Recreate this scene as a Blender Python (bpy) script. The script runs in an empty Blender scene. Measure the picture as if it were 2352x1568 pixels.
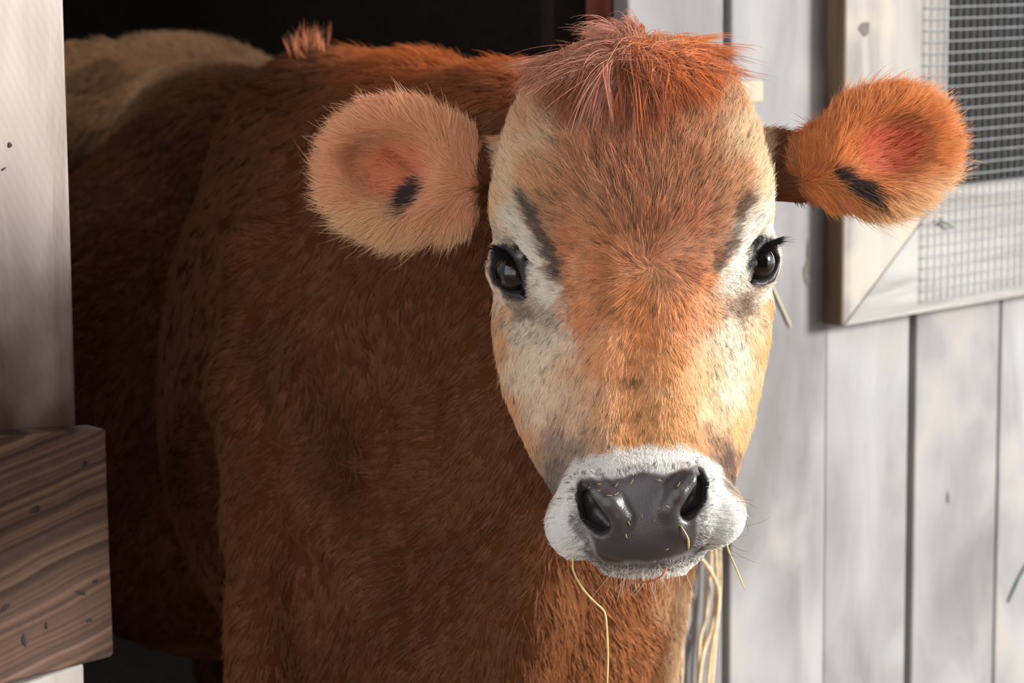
import bpy, math, numpy as np
from mathutils import Matrix, Vector

# ------------------------------------------------------------------ camera, light, exposure
SC = bpy.context.scene
COL = SC.collection
FPX = 5384.0                      # focal length in pixels of the 2352 x 1568 frame
K = 1.70 / FPX                    # metres per unit: one pixel at the depth of the face
CXP, CYP = 1176.0, 784.0
CAM_LOC = np.array([0.0, 0.0, 1.25])
PITCH, ROLL = math.radians(9.0), -0.012
cam_d = bpy.data.cameras.new('camera')
cam = bpy.data.objects.new('camera', cam_d)
COL.objects.link(cam)
cam_d.sensor_width = 36.0
cam_d.lens = 36.0 * FPX / 2352.0
cam_d.clip_start = 0.05
cam_d.dof.use_dof = True
cam_d.dof.focus_distance = 1.67
cam_d.dof.aperture_fstop = 10.0
MC = Matrix.Translation(Vector(CAM_LOC)) @ Matrix.Rotation(math.pi / 2 - PITCH, 4, 'X') @ Matrix.Rotation(ROLL, 4, 'Z')
cam.matrix_world = MC
SC.camera = cam
RC = np.array(MC.to_3x3())

world = bpy.data.worlds.new('overcast_sky')
SC.world = world
world.use_nodes = True
wn = world.node_tree.nodes
wn['Background'].inputs['Color'].default_value = (0.98, 0.985, 1.0, 1)
wn['Background'].inputs['Strength'].default_value = 1.35
sun_d = bpy.data.lights.new('sun', 'SUN')
sun = bpy.data.objects.new('sun', sun_d)
COL.objects.link(sun)
sun_d.energy = 4.0
sun_d.angle = math.radians(14)
sun_d.color = (1.0, 0.965, 0.91)
SUN_AZ, SUN_EL = math.radians(84), math.radians(15)   # azimuth from "towards the camera" round to the right
sun_dir = Vector((math.sin(SUN_AZ) * math.cos(SUN_EL), -math.cos(SUN_AZ) * math.cos(SUN_EL), math.sin(SUN_EL)))
sun.rotation_euler = sun_dir.to_track_quat('Z', 'Y').to_euler()
sun.location = (3, -2, 4)
SC.view_settings.view_transform = 'Standard'
SC.view_settings.look = 'None'
SC.view_settings.gamma = 1.0
SC.view_settings.use_curve_mapping = False
SC.view_settings.exposure = 0.83
SC.cycles.max_bounces = 4
SC.cycles.diffuse_bounces = 2
SC.cycles.glossy_bounces = 2
SC.cycles.transmission_bounces = 3
SC.cycles.use_denoising = True
SC.cycles.use_adaptive_sampling = True
SC.cycles.adaptive_threshold = 0.2
SC.cycles.sample_clamp_indirect = 6.0

rng = np.random.default_rng(11)

# ------------------------------------------------------------------ helpers
def U(px, py, D=0.0):
    """pixel and depth offset (units towards the camera from the face plane) -> unit-space point"""
    s = (FPX - D) / FPX
    return np.array([(px - CXP) * s, (py - CYP) * s, D], dtype=np.float64)

def UM(px, py, z):
    """pixel at a depth of z metres -> unit-space point"""
    return U(px, py, FPX - z / K)

def to_world(P):
    P = np.atleast_2d(np.asarray(P, dtype=np.float64))
    c = np.stack([P[:, 0] * K, -P[:, 1] * K, -(FPX - P[:, 2]) * K], 1)
    return c @ RC.T + CAM_LOC

def dir_world(V):
    V = np.atleast_2d(V)
    return np.stack([V[:, 0], -V[:, 1], V[:, 2]], 1) @ RC.T

def to_px(P):
    s = FPX / (FPX - P[:, 2])
    return P[:, 0] * s + CXP, P[:, 1] * s + CYP

def lin(c):
    c = np.asarray(c, dtype=np.float64) / 255.0
    return np.where(c <= 0.04045, c / 12.92, ((c + 0.055) / 1.055) ** 2.4)

def sstep(a, b, x):
    t = np.clip((x - a) / (b - a), 0, 1)
    return t * t * (3 - 2 * t)

def tag(o, label=None, cat=None, group=None, kind=None):
    if label: o['label'] = label
    if cat: o['category'] = cat
    if group: o['group'] = group
    if kind: o['kind'] = kind
    return o

def mesh_obj(name, V, Fc, mat, parent=None, origin=None, smooth=False):
    V = np.asarray(V, dtype=np.float64)
    org = np.zeros(3) if origin is None else np.asarray(origin, dtype=np.float64)
    me = bpy.data.meshes.new(name)
    me.from_pydata((V - org).tolist(), [], [list(map(int, f)) for f in Fc])
    if smooth:
        me.polygons.foreach_set('use_smooth', np.ones(len(me.polygons), dtype=bool))
    me.materials.append(mat)
    me.update()
    o = bpy.data.objects.new(name, me)
    COL.objects.link(o)
    o.location = org
    if parent is not None:
        o.parent = parent
        o.location = org - np.array(parent_world(parent))
    return o

def parent_world(p):
    l = Vector(p.location)
    while p.parent is not None:
        p = p.parent
        l += Vector(p.location)
    return l

def empty(name, loc):
    o = bpy.data.objects.new(name, None)
    o.empty_display_size = 0.1
    COL.objects.link(o)
    o.location = loc
    return o

BOXF = [(0, 3, 2, 1), (4, 5, 6, 7), (0, 1, 5, 4), (1, 2, 6, 5), (2, 3, 7, 6), (3, 0, 4, 7)]

def box_pts(o, a, b, c):
    """corner o, edge vectors a, b, c"""
    o, a, b, c = map(np.asarray, (o, a, b, c))
    return np.array([o, o + a, o + a + b, o + b, o + c, o + a + c, o + a + b + c, o + b + c])

def prism(poly, depth):
    """poly: (n,3) world points, depth: vector"""
    poly = np.asarray(poly); n = len(poly)
    V = np.concatenate([poly, poly + np.asarray(depth)])
    Fc = [tuple(range(n)), tuple(range(2 * n - 1, n - 1, -1))]
    Fc += [((i + 1) % n, i, i + n, (i + 1) % n + n) for i in range(n)]
    return V, Fc

def bevel(o, w=0.003, seg=2):
    m = o.modifiers.new('bevel', 'BEVEL')
    m.width = w; m.segments = seg; m.limit_method = 'ANGLE'
    return o

def tube(path, rad, sides=6):
    path = np.asarray(path, dtype=np.float64); n = len(path)
    rad = np.broadcast_to(np.asarray(rad, dtype=np.float64), (n,))
    T = np.gradient(path, axis=0)
    T /= np.linalg.norm(T, axis=1)[:, None] + 1e-12
    ref = np.array([0.31, 0.87, 0.39])
    A = np.cross(T, ref); A /= np.linalg.norm(A, axis=1)[:, None] + 1e-12
    B = np.cross(T, A)
    V = []; Fc = []
    for i in range(n):
        for j in range(sides):
            a = 2 * math.pi * j / sides
            V.append(path[i] + rad[i] * (math.cos(a) * A[i] + math.sin(a) * B[i]))
    for i in range(n - 1):
        for j in range(sides):
            j2 = (j + 1) % sides
            Fc.append((i * sides + j, i * sides + j2, (i + 1) * sides + j2, (i + 1) * sides + j))
    Fc.append(tuple(range(sides - 1, -1, -1)))
    Fc.append(tuple((n - 1) * sides + j for j in range(sides)))
    return np.array(V), Fc

def smooth_path(pts, n=24):
    pts = np.asarray(pts, dtype=np.float64); m = len(pts)
    P = np.vstack([2 * pts[0] - pts[1], pts, 2 * pts[-1] - pts[-2]])
    out = []
    for t in np.linspace(0, m - 1 - 1e-6, n):
        i = int(t); f = t - i
        a, b, c, d = P[i], P[i + 1], P[i + 2], P[i + 3]
        out.append(0.5 * ((2 * b) + (-a + c) * f + (2 * a - 5 * b + 4 * c - d) * f * f + (-a + 3 * b - 3 * c + d) * f ** 3))
    return np.array(out)

# ------------------------------------------------------------------ node materials
def nmat(name):
    m = bpy.data.materials.new(name)
    m.use_nodes = True
    nt = m.node_tree
    return m, nt, nt.nodes['Principled BSDF']

def N(nt, typ, **kw):
    n = nt.nodes.new(typ)
    for k, v in kw.items():
        if k in n.inputs: n.inputs[k].default_value = v
        else: setattr(n, k, v)
    return n

def ramp(nt, stops):
    r = nt.nodes.new('ShaderNodeValToRGB')
    el = r.color_ramp.elements
    while len(el) < len(stops): el.new(0.5)
    for e, (p, c) in zip(el, stops):
        e.position = p
        e.color = tuple(lin(c)) + (1,)
    return r

def wood_mat(name, c0, c1, c2, scale=(14, 14, 1.1), rough=0.8, bump=0.25, saw=None, knots=0.5, seed=0.0, warm=None):
    m, nt, b = nmat(name)
    tc = N(nt, 'ShaderNodeTexCoord')
    oi = N(nt, 'ShaderNodeObjectInfo')
    off = N(nt, 'ShaderNodeVectorMath', operation='MULTIPLY_ADD')
    nt.links.new(oi.outputs['Random'], off.inputs[0])
    off.inputs[1].default_value = (7.3, 3.1, 11.7)
    nt.links.new(tc.outputs['Object'], off.inputs[2])
    mp = N(nt, 'ShaderNodeMapping')
    mp.inputs['Scale'].default_value = scale
    mp.inputs['Location'].default_value = (seed, seed * 2.1, seed * 0.7)
    nt.links.new(off.outputs[0], mp.inputs['Vector'])
    warp = N(nt, 'ShaderNodeTexNoise', Scale=1.3, Detail=1.0)
    nt.links.new(mp.outputs[0], warp.inputs['Vector'])
    add = N(nt, 'ShaderNodeVectorMath', operation='MULTIPLY_ADD')
    nt.links.new(warp.outputs['Color'], add.inputs[0]); add.inputs[1].default_value = (1.1, 1.1, 0.5)
    nt.links.new(mp.outputs[0], add.inputs[2])
    grain = N(nt, 'ShaderNodeTexNoise', Scale=3.0, Detail=4.0, Roughness=0.62, Distortion=0.4)
    nt.links.new(add.outputs[0], grain.inputs['Vector'])
    r = ramp(nt, [(0.3, c0), (0.5, c1), (0.72, c2)])
    nt.links.new(grain.outputs['Fac'], r.inputs['Fac'])
    big = N(nt, 'ShaderNodeTexNoise', Scale=4.5, Detail=2.0)
    nt.links.new(off.outputs[0], big.inputs['Vector'])
    r2 = ramp(nt, [(0.35, (170, 164, 160)), (0.65, (255, 255, 255))])
    nt.links.new(big.outputs['Fac'], r2.inputs['Fac'])
    mul = N(nt, 'ShaderNodeMix', data_type='RGBA', blend_type='MULTIPLY')
    mul.inputs['Factor'].default_value = knots
    nt.links.new(r.outputs['Color'], mul.inputs[6]); nt.links.new(r2.outputs['Color'], mul.inputs[7])
    last = mul.outputs[2]
    if warm:
        wn_ = N(nt, 'ShaderNodeTexNoise', Scale=9.0, Detail=2.0)
        nt.links.new(off.outputs[0], wn_.inputs['Vector'])
        r3 = ramp(nt, [(0.55, (0, 0, 0)), (0.72, (255, 255, 255))])
        nt.links.new(wn_.outputs['Fac'], r3.inputs['Fac'])
        mw = N(nt, 'ShaderNodeMix', data_type='RGBA', blend_type='MIX')
        nt.links.new(r3.outputs['Color'], mw.inputs[0]); nt.links.new(last, mw.inputs[6])
        mw.inputs[7].default_value = tuple(lin(warm)) + (1,)
        last = mw.outputs[2]
    if saw:
        wv = N(nt, 'ShaderNodeTexWave', Scale=saw[1], Distortion=1.5, Detail=2.0)
        wv.wave_type = 'BANDS'; wv.bands_direction = 'DIAGONAL'
        mp2 = N(nt, 'ShaderNodeMapping'); mp2.inputs['Rotation'].default_value = saw[2]
        nt.links.new(tc.outputs['Object'], mp2.inputs['Vector']); nt.links.new(mp2.outputs[0], wv.inputs['Vector'])
        r4 = ramp(nt, [(0.2, saw[3]), (0.6, (255, 255, 255))])
        nt.links.new(wv.outputs['Fac'], r4.inputs['Fac'])
        ms = N(nt, 'ShaderNodeMix', data_type='RGBA', blend_type='MULTIPLY')
        ms.inputs[0].default_value = saw[0]
        nt.links.new(last, ms.inputs[6]); nt.links.new(r4.outputs['Color'], ms.inputs[7])
        last = ms.outputs[2]
    nt.links.new(last, b.inputs['Base Color'])
    b.inputs['Roughness'].default_value = rough
    bm = N(nt, 'ShaderNodeBump', Strength=bump, Distance=0.004)
    nt.links.new(grain.outputs['Fac'], bm.inputs['Height'])
    nt.links.new(bm.outputs[0], b.inputs['Normal'])
    return m

def plain_mat(name, c, rough=0.7, metal=0.0, noise=0.15):
    m, nt, b = nmat(name)
    nz = N(nt, 'ShaderNodeTexNoise', Scale=60.0, Detail=4.0)
    tc = N(nt, 'ShaderNodeTexCoord'); nt.links.new(tc.outputs['Object'], nz.inputs['Vector'])
    c = np.asarray(c, dtype=float)
    r = ramp(nt, [(0.3, np.clip(c * (1 - noise), 0, 255)), (0.7, np.clip(c * (1 + noise), 0, 255))])
    nt.links.new(nz.outputs['Fac'], r.inputs['Fac']); nt.links.new(r.outputs['Color'], b.inputs['Base Color'])
    b.inputs['Roughness'].default_value = rough; b.inputs['Metallic'].default_value = metal
    return m
# ------------------------------------------------------------------ barn front, opening, window
TH = math.radians(42.0)
WD = np.array([math.cos(TH), math.sin(TH), 0.0])      # along the wall, to the right and away
WN = np.array([math.sin(TH), -math.cos(TH), 0.0])     # out of the wall
UPV = np.array([0, 0, 1.0])
W0 = to_world(UM(2090, 784, 2.70))[0] * np.array([1, 1, 0])

def on_wall(px, py, off=0.0):
    """(s, h) on the wall plane moved outwards by off, where the pixel's ray meets it"""
    d = to_world(U(px, py, 0))[0] - CAM_LOC
    t = np.dot(W0 + WN * off - CAM_LOC, WN) / np.dot(d, WN)
    p = CAM_LOC + d * t
    return float(np.dot(p - W0, WD)), float(p[2])

def wp(s, h, off=0.0):
    return W0 + WD * s + WN * off + UPV * h

M_board = wood_mat('weathered_boards', (128, 127, 129), (145, 145, 148), (156, 156, 159), scale=(4.2, 4.2, 1.3), bump=0.2, knots=0.6, warm=(150, 146, 142))
M_frame = wood_mat('pale_frame_wood', (132, 128, 123), (160, 157, 153), (172, 169, 166), scale=(10, 10, 0.9), bump=0.2, knots=0.4, warm=(178, 166, 152))
M_rail = wood_mat('pale_rail_wood', (134, 131, 128), (160, 158, 157), (172, 170, 169), scale=(1.0, 1.0, 12), bump=0.2, knots=0.4)
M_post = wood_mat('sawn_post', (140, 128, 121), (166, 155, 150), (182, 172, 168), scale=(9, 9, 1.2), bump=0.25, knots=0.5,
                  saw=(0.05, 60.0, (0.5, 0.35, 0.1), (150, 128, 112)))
def pine_mat():
    m, nt, b = nmat('ridged_pine')
    tc = N(nt, 'ShaderNodeTexCoord')
    dt = N(nt, 'ShaderNodeVectorMath', operation='DOT_PRODUCT')
    a = math.radians(13)
    dt.inputs[1].default_value = tuple(-WD * math.sin(a) + UPV * math.cos(a))
    nt.links.new(tc.outputs['Object'], dt.inputs[0])
    nz = N(nt, 'ShaderNodeTexNoise', Scale=9.0, Detail=2.0); nt.links.new(tc.outputs['Object'], nz.inputs['Vector'])
    ad = N(nt, 'ShaderNodeMath', operation='MULTIPLY_ADD'); ad.inputs[1].default_value = 0.016
    nt.links.new(nz.outputs['Fac'], ad.inputs[0]); nt.links.new(dt.outputs['Value'], ad.inputs[2])
    cb = N(nt, 'ShaderNodeCombineXYZ'); nt.links.new(ad.outputs[0], cb.inputs[0])
    st = N(nt, 'ShaderNodeTexNoise', Scale=125.0, Detail=1.5, Roughness=0.5); nt.links.new(cb.outputs[0], st.inputs['Vector'])
    st.noise_dimensions = '1D'; nt.links.new(ad.outputs[0], st.inputs['W'])
    r = ramp(nt, [(0.34, (60, 38, 29)), (0.5, (86, 60, 46)), (0.66, (112, 84, 66))])
    nt.links.new(st.outputs['Fac'], r.inputs['Fac'])
    fine = N(nt, 'ShaderNodeTexNoise', Scale=90.0, Detail=3.0); nt.links.new(tc.outputs['Object'], fine.inputs['Vector'])
    mx = N(nt, 'ShaderNodeMix', data_type='RGBA', blend_type='MULTIPLY'); mx.inputs[0].default_value = 0.35
    nt.links.new(r.outputs['Color'], mx.inputs[6]); nt.links.new(fine.outputs['Fac'], mx.inputs[7])
    nt.links.new(mx.outputs[2], b.inputs['Base Color']); b.inputs['Roughness'].default_value = 0.75
    bm = N(nt, 'ShaderNodeBump', Strength=0.5, Distance=0.004); nt.links.new(st.outputs['Fac'], bm.inputs['Height']); nt.links.new(bm.outputs[0], b.inputs['Normal'])
    return m
M_pine = pine_mat()
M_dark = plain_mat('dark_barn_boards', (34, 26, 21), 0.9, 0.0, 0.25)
M_jamb = wood_mat('red_brown_jamb', (92, 44, 30), (124, 64, 46), (140, 78, 58), scale=(12, 12, 1), bump=0.2)
M_edge_shade = wood_mat('shaded_board_edge', (84, 68, 54), (112, 94, 76), (132, 112, 92), scale=(12, 12, 1), bump=0.3)
M_wire = plain_mat('galvanised_wire', (134, 138, 144), 0.6, 0.0, 0.1)
M_steel = plain_mat('dull_nail', (60, 58, 58), 0.5, 0.6, 0.2)

def wall_box(name, s0, s1, h0, h1, n0, n1, mat, parent=None, bev=0.003):
    V = box_pts(wp(s0, h0, n0), WD * (s1 - s0), WN * (n1 - n0), UPV * (h1 - h0))
    c = wp((s0 + s1) / 2, h0, n0)
    o = mesh_obj(name, V, BOXF, mat, parent, c)
    if bev: bevel(o, bev)
    return o

def add_grime_shade(m, h0, h1, col):
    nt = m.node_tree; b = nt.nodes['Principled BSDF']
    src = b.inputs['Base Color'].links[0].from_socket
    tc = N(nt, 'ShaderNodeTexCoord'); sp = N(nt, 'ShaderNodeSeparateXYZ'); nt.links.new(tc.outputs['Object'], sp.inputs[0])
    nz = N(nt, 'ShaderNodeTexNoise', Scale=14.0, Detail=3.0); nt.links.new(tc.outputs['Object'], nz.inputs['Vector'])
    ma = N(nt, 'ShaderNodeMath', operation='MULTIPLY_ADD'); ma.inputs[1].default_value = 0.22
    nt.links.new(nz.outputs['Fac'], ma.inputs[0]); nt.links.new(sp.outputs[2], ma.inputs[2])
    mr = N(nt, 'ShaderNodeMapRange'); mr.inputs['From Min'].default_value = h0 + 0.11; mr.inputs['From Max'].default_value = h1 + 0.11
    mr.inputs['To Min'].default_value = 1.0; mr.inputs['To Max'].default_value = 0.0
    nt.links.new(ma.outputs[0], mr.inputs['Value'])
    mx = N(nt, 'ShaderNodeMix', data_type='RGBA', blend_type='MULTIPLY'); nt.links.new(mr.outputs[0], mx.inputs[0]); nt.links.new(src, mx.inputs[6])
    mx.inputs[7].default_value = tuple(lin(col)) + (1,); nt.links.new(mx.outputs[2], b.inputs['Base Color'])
H_TOP = 2.35
def wp_(a, b): return W0 + WD * a + WN * b
floor = mesh_obj('floor', box_pts((-6, -4, -0.1), (14, 0, 0), (0, 12, 0), (0, 0, 0.1)), BOXF,
                 plain_mat('packed_earth', (122, 106, 88), 0.9, 0.0, 0.2))
tag(floor, 'trodden earth floor under the cow and barn', kind='structure')

stall_floor = mesh_obj('floor_dark_sheet', prism([wp_(a_, b_) for a_, b_ in ((-2.6, -0.1), (1.2, -0.1), (1.2, -3.3), (-2.6, -3.3))], (0, 0, 0.02))[0], prism([wp_(a_, b_) for a_, b_ in ((-2.6, -0.1), (1.2, -0.1), (1.2, -3.3), (-2.6, -3.3))], (0, 0, 0.02))[1], plain_mat('floor_dark_paint', (30, 22, 17), 0.95, 0.0, 0.3))  # dark sheet added to keep the stall floor in the dark
tag(stall_floor, 'dark sheet over the stall floor, its shade put into the colour', kind='structure')

# right wall of vertical boards
cols = [1447, 1667, 1893, 2089, 2287]
ss = [on_wall(c, 1150)[0] for c in cols]
gaps = [0.0, 0.0045, 0.0008, 0.0042, 0.0030]
w = ss[-1] - ss[-2]
for k in range(1, 7):
    ss.append(ss[4] + w * k); gaps.append(0.003)
wall_r = empty('wall_right', wp(ss[0], 0))
tag(wall_r, 'barn wall of weathered grey vertical boards', kind='structure')
for i in range(len(ss) - 1):
    wob = [0.0, 0.002, 0.0, 0.003, 0.001, 0.002, 0, 0.002, 0.001, 0.002][i]
    wall_box('board', ss[i] + gaps[i], ss[i + 1] - gaps[i + 1], 0.0, H_TOP, -0.022 + wob, wob, M_board, wall_r)
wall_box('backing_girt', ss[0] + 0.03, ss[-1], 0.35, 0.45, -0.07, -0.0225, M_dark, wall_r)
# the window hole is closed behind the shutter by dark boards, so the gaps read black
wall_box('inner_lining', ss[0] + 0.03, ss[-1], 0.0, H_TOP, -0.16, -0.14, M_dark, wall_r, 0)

# jamb on the right edge of the opening
jb = wall_box('trim_1', ss[0] - 0.004, ss[0] + 0.03, 0.0, H_TOP, -0.058, -0.024, M_jamb)
tag(jb, 'red-brown jamb on the right edge of the stall opening', kind='structure')

# left post
pl0, _ = on_wall(148, 200)
PO = 0.0
post_poly = []
for (px, py) in [(145, -60), (150, 300), (160, 640), (171, 985), (186, 1400), (200, 1700)]:
    post_poly.append(on_wall(px, py, PO))
tops, bots = post_poly[0], post_poly[-1]
sl = (bots[0] - tops[0]) / (bots[1] - tops[1])
s_top = tops[0] + sl * (H_TOP - tops[1]); s_bot = tops[0] + sl * (0 - tops[1])
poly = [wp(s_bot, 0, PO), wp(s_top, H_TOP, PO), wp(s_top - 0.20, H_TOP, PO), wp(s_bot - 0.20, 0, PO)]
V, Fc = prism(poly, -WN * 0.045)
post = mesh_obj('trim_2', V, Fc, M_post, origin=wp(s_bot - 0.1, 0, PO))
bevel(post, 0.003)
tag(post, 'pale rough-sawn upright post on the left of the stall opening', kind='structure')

add_grime_shade(M_post, on_wall(80, 960)[1], on_wall(80, 560)[1], (138, 110, 92))   # rubbed-in mud, with the shade low on the post put in too
# wall left of the post, running on towards and past the camera
wall_l = empty('wall_left', wp(s_top - 0.2, 0))
tag(wall_l, 'barn wall of grey boards left of the opening', kind='structure')
s = min(s_top, s_bot) - 0.185
for k in range(9):
    wall_box('board', s - 0.155, s - 0.003, 0, H_TOP, -0.045, -0.02, M_board, wall_l)
    s -= 0.155
wall_box('header', s, ss[0], 1.75, H_TOP + 0.25, -0.03, -0.005, M_board, wall_l)

# low board across the post
LO = 0.028
def lp(px, py, off=LO):
    a, b = on_wall(px, py, off); return wp(a, b, off)
bpoly = [lp(-420, 1005), lp(0, 1000), lp(120, 992), lp(244, 985), lp(252, 1250), lp(262, 1500), lp(256, 1508), lp(240, 1513), lp(0, 1572), lp(-420, 1668)]
V, Fc = prism(bpoly[::-1], -WN * 0.028)
o = mesh_obj('stall_board', V, Fc, M_pine, origin=np.mean(bpoly, 0))
bevel(o, 0.003)
tag(o, 'ridged brown pine board nailed low across the pale left post', 'board')
stall_board = o
bpoly2 = [lp(-420, 1690), lp(0, 1590), lp(194, 1522), lp(198, 1700), lp(200, 1960), lp(-420, 2040)]
V, Fc = prism(bpoly2[::-1], -WN * 0.026)
o = mesh_obj('stall_board', V, Fc, M_frame, origin=np.mean(bpoly2, 0))
bevel(o, 0.003)
tag(o, 'pale board end just below the ridged pine board, cut off by the lower edge', 'board')

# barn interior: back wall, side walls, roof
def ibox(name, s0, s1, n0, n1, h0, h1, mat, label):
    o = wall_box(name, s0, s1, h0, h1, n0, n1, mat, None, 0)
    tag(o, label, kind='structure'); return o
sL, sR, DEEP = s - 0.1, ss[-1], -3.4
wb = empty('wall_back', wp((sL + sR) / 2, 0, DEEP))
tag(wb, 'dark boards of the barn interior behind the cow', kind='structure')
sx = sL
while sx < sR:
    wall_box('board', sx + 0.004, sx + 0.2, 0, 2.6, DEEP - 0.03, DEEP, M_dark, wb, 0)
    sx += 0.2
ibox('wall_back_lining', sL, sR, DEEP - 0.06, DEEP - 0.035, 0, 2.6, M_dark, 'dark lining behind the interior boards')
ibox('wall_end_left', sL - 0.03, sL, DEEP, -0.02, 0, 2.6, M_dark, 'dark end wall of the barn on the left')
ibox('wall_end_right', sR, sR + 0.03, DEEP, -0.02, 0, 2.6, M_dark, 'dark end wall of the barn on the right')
# roof in pieces: gap added to light the rump, eave to block sky
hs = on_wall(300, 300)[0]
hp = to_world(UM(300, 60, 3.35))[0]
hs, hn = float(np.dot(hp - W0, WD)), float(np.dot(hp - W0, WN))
roof = empty('ceiling', wp(hs, 2.6, hn)); tag(roof, 'low barn roof with an opening and an eave added to shape the light', kind='structure')
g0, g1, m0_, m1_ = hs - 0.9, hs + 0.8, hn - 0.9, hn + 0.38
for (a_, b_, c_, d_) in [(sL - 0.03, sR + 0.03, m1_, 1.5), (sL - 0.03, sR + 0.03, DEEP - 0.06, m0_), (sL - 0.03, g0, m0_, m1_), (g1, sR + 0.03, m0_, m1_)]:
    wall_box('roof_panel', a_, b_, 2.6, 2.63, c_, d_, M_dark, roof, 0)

# dark wall added behind the camera's right shoulder to block sky light
SA = math.radians(27); sd_ = np.array([math.cos(SA), math.sin(SA), 0.0]); sn_ = np.array([math.sin(SA), -math.cos(SA), 0.0])
sc_ = np.array([0.10, 1.70, 0.0]) + sn_ * 2.3
sky_blocker = empty('sky_blocker_wall', sc_); tag(sky_blocker, 'dark timber wall added behind the camera to block sky light', kind='structure')
M_blocker = plain_mat('blocker_boards', (62, 48, 38), 0.9, 0.0, 0.2)
for k in range(15):
    o_ = sc_ + sd_ * (-0.95 + 0.2 * k)
    mesh_obj('board', box_pts(o_, sd_ * 0.195, sn_ * 0.025, UPV * 3.4), BOXF, M_blocker, sky_blocker, o_)

# window shutter: a mitred frame, proud of the wall, with wire mesh over the opening
FO = 0.030
def fp(px, py, off=FO):
    return on_wall(px, py, off)
a_bl = fp(1936, 750); a_in = fp(2174, 432)
s_l = a_bl[0]; h_b = a_bl[1] ; s_i = a_in[0]; h_i = a_in[1]
sl_h = 0.0
s_r = s_l + 0.95; h_t = h_b + 1.05
win = empty('window_1', wp(s_l, h_b, 0))
tag(win, 'framed barn window covered with galvanised wire mesh', kind='structure')
def fprism(name, pts, mat, thick=FO):
    V, Fc = prism([wp(a, b, FO) for a, b in pts], -WN * (thick - 0.0035))
    o = mesh_obj(name, V, Fc, mat, win, wp(pts[0][0], pts[0][1], 0)); bevel(o, 0.002); return o
mi = fp(2150, 500)
fw_s = s_i - s_l; fw_h = h_i - h_b
fprism('frame_stile', [(s_l, h_b), (s_i, h_i), (s_i, h_t - fw_h), (s_l, h_t)], M_frame)
fprism('frame_rail', [(s_l + 0.002, h_b), (s_r, h_b), (s_r - fw_s, h_i), (s_i + 0.001, h_i)], M_rail)
fprism('frame_stile', [(s_r, h_b), (s_r, h_t), (s_r - fw_s, h_t - fw_h), (s_r - fw_s, h_i)], M_frame)
fprism('frame_rail', [(s_l, h_t), (s_i, h_t - fw_h), (s_r - fw_s, h_t - fw_h), (s_r, h_t)], M_rail)
e = fprism('frame_edge', [(s_l - 0.0025, h_b + 0.001), (s_l - 0.0002, h_b + 0.001), (s_l - 0.0002, h_t), (s_l - 0.0025, h_t)], M_edge_shade)  # shade on the frame's left side put into a darker wood
# near-black panel painting in the dark of the room behind the mesh
bk = wall_box('dark_panel', s_i - 0.01, s_r - fw_s + 0.01, h_i - 0.01, h_t - fw_h + 0.01, 0.0042, 0.007, plain_mat('room_dark_paint', (9, 8, 8), 0.95, 0.0, 0.2), win, 0)
# mesh
mesh_root = empty('wire_mesh', wp(s_l, h_b, 0)); mesh_root.parent = win; mesh_root.location = (0, 0, 0)
m0 = fp(2121, 300, FO + 0.002); mb = fp(2140, 690, FO + 0.002)
pitch = 0.0127; wr = 0.00058
s1, h1 = s_r - 0.05, h_t - 0.05
nv = int((s1 - m0[0]) / pitch); nh = int((h1 - mb[1]) / pitch)
def wire(a, b, r=wr):
    V, Fc = tube(np.array([a, (np.asarray(a) + np.asarray(b)) / 2, b]), r, 5)
    c = np.asarray(a)
    me = bpy.data.meshes.new('wire'); me.from_pydata((V - c).tolist(), [], Fc); me.materials.append(M_wire)
    return me
vme = wire(wp(m0[0], mb[1], FO + 0.002), wp(m0[0], h1, FO + 0.002))
hme = wire(wp(m0[0], mb[1], FO + 0.0033), wp(s1, mb[1], FO + 0.0033))
base = np.array(parent_world(mesh_root))
sag = 0.018
for i in range(nv + 1):
    o = bpy.data.objects.new('wire', vme); COL.objects.link(o); o.parent = mesh_root
    o.location = wp(m0[0] + i * pitch, mb[1], FO + 0.002) - base
for i in range(nh + 1):
    o = bpy.data.objects.new('wire', hme); COL.objects.link(o); o.parent = mesh_root
    o.location = wp(m0[0], mb[1] + i * pitch, FO + 0.0033) - base
# ------------------------------------------------------------------ the cow: one implicit surface, meshed in one piece
def axis_grid(segs):
    out = [segs[0][0]]
    for (a, b, h) in segs:
        n = max(1, int(round((b - a) / h)))
        out += list(np.linspace(a, b, n + 1)[1:])
    return np.array(out, dtype=np.float32)

GX = axis_grid([(-2900, -1100, 45), (-1100, -520, 25), (-520, -100, 9), (-100, 660, 5.5), (660, 1080, 9), (1080, 1240, 40)])
GY = axis_grid([(-1350, -720, 40), (-720, -560, 9), (-560, 580, 5.5), (580, 900, 25), (900, 4200, 55)])
GZ = axis_grid([(-6600, -2600, 55), (-2600, -800, 30), (-800, -260, 10), (-260, 330, 5.5)])
FIELD = np.full((len(GX), len(GY), len(GZ)), 900.0, dtype=np.float32)

def sub(lo, hi):
    sl = []
    for g, a, b in zip((GX, GY, GZ), lo, hi):
        i = max(0, int(np.searchsorted(g, a)) - 2); j = min(len(g), int(np.searchsorted(g, b)) + 2)
        sl.append(slice(i, max(j, i + 1)))
    return tuple(sl), GX[sl[0]][:, None, None], GY[sl[1]][None, :, None], GZ[sl[2]][None, None, :]

def smin(a, b, k):
    h = np.clip(0.5 + 0.5 * (b - a) / k, 0, 1)
    return b + (a - b) * h - k * h * (1 - h)

def apply(sl, d, k, op):
    f = FIELD[sl]
    if op == 'add': FIELD[sl] = smin(f, d, k)
    else: FIELD[sl] = -smin(-f, d, k)

def rot(ax, ay, az):
    return np.array(Matrix.Rotation(az, 3, 'Z') @ Matrix.Rotation(ay, 3, 'Y') @ Matrix.Rotation(ax, 3, 'X'))

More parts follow.
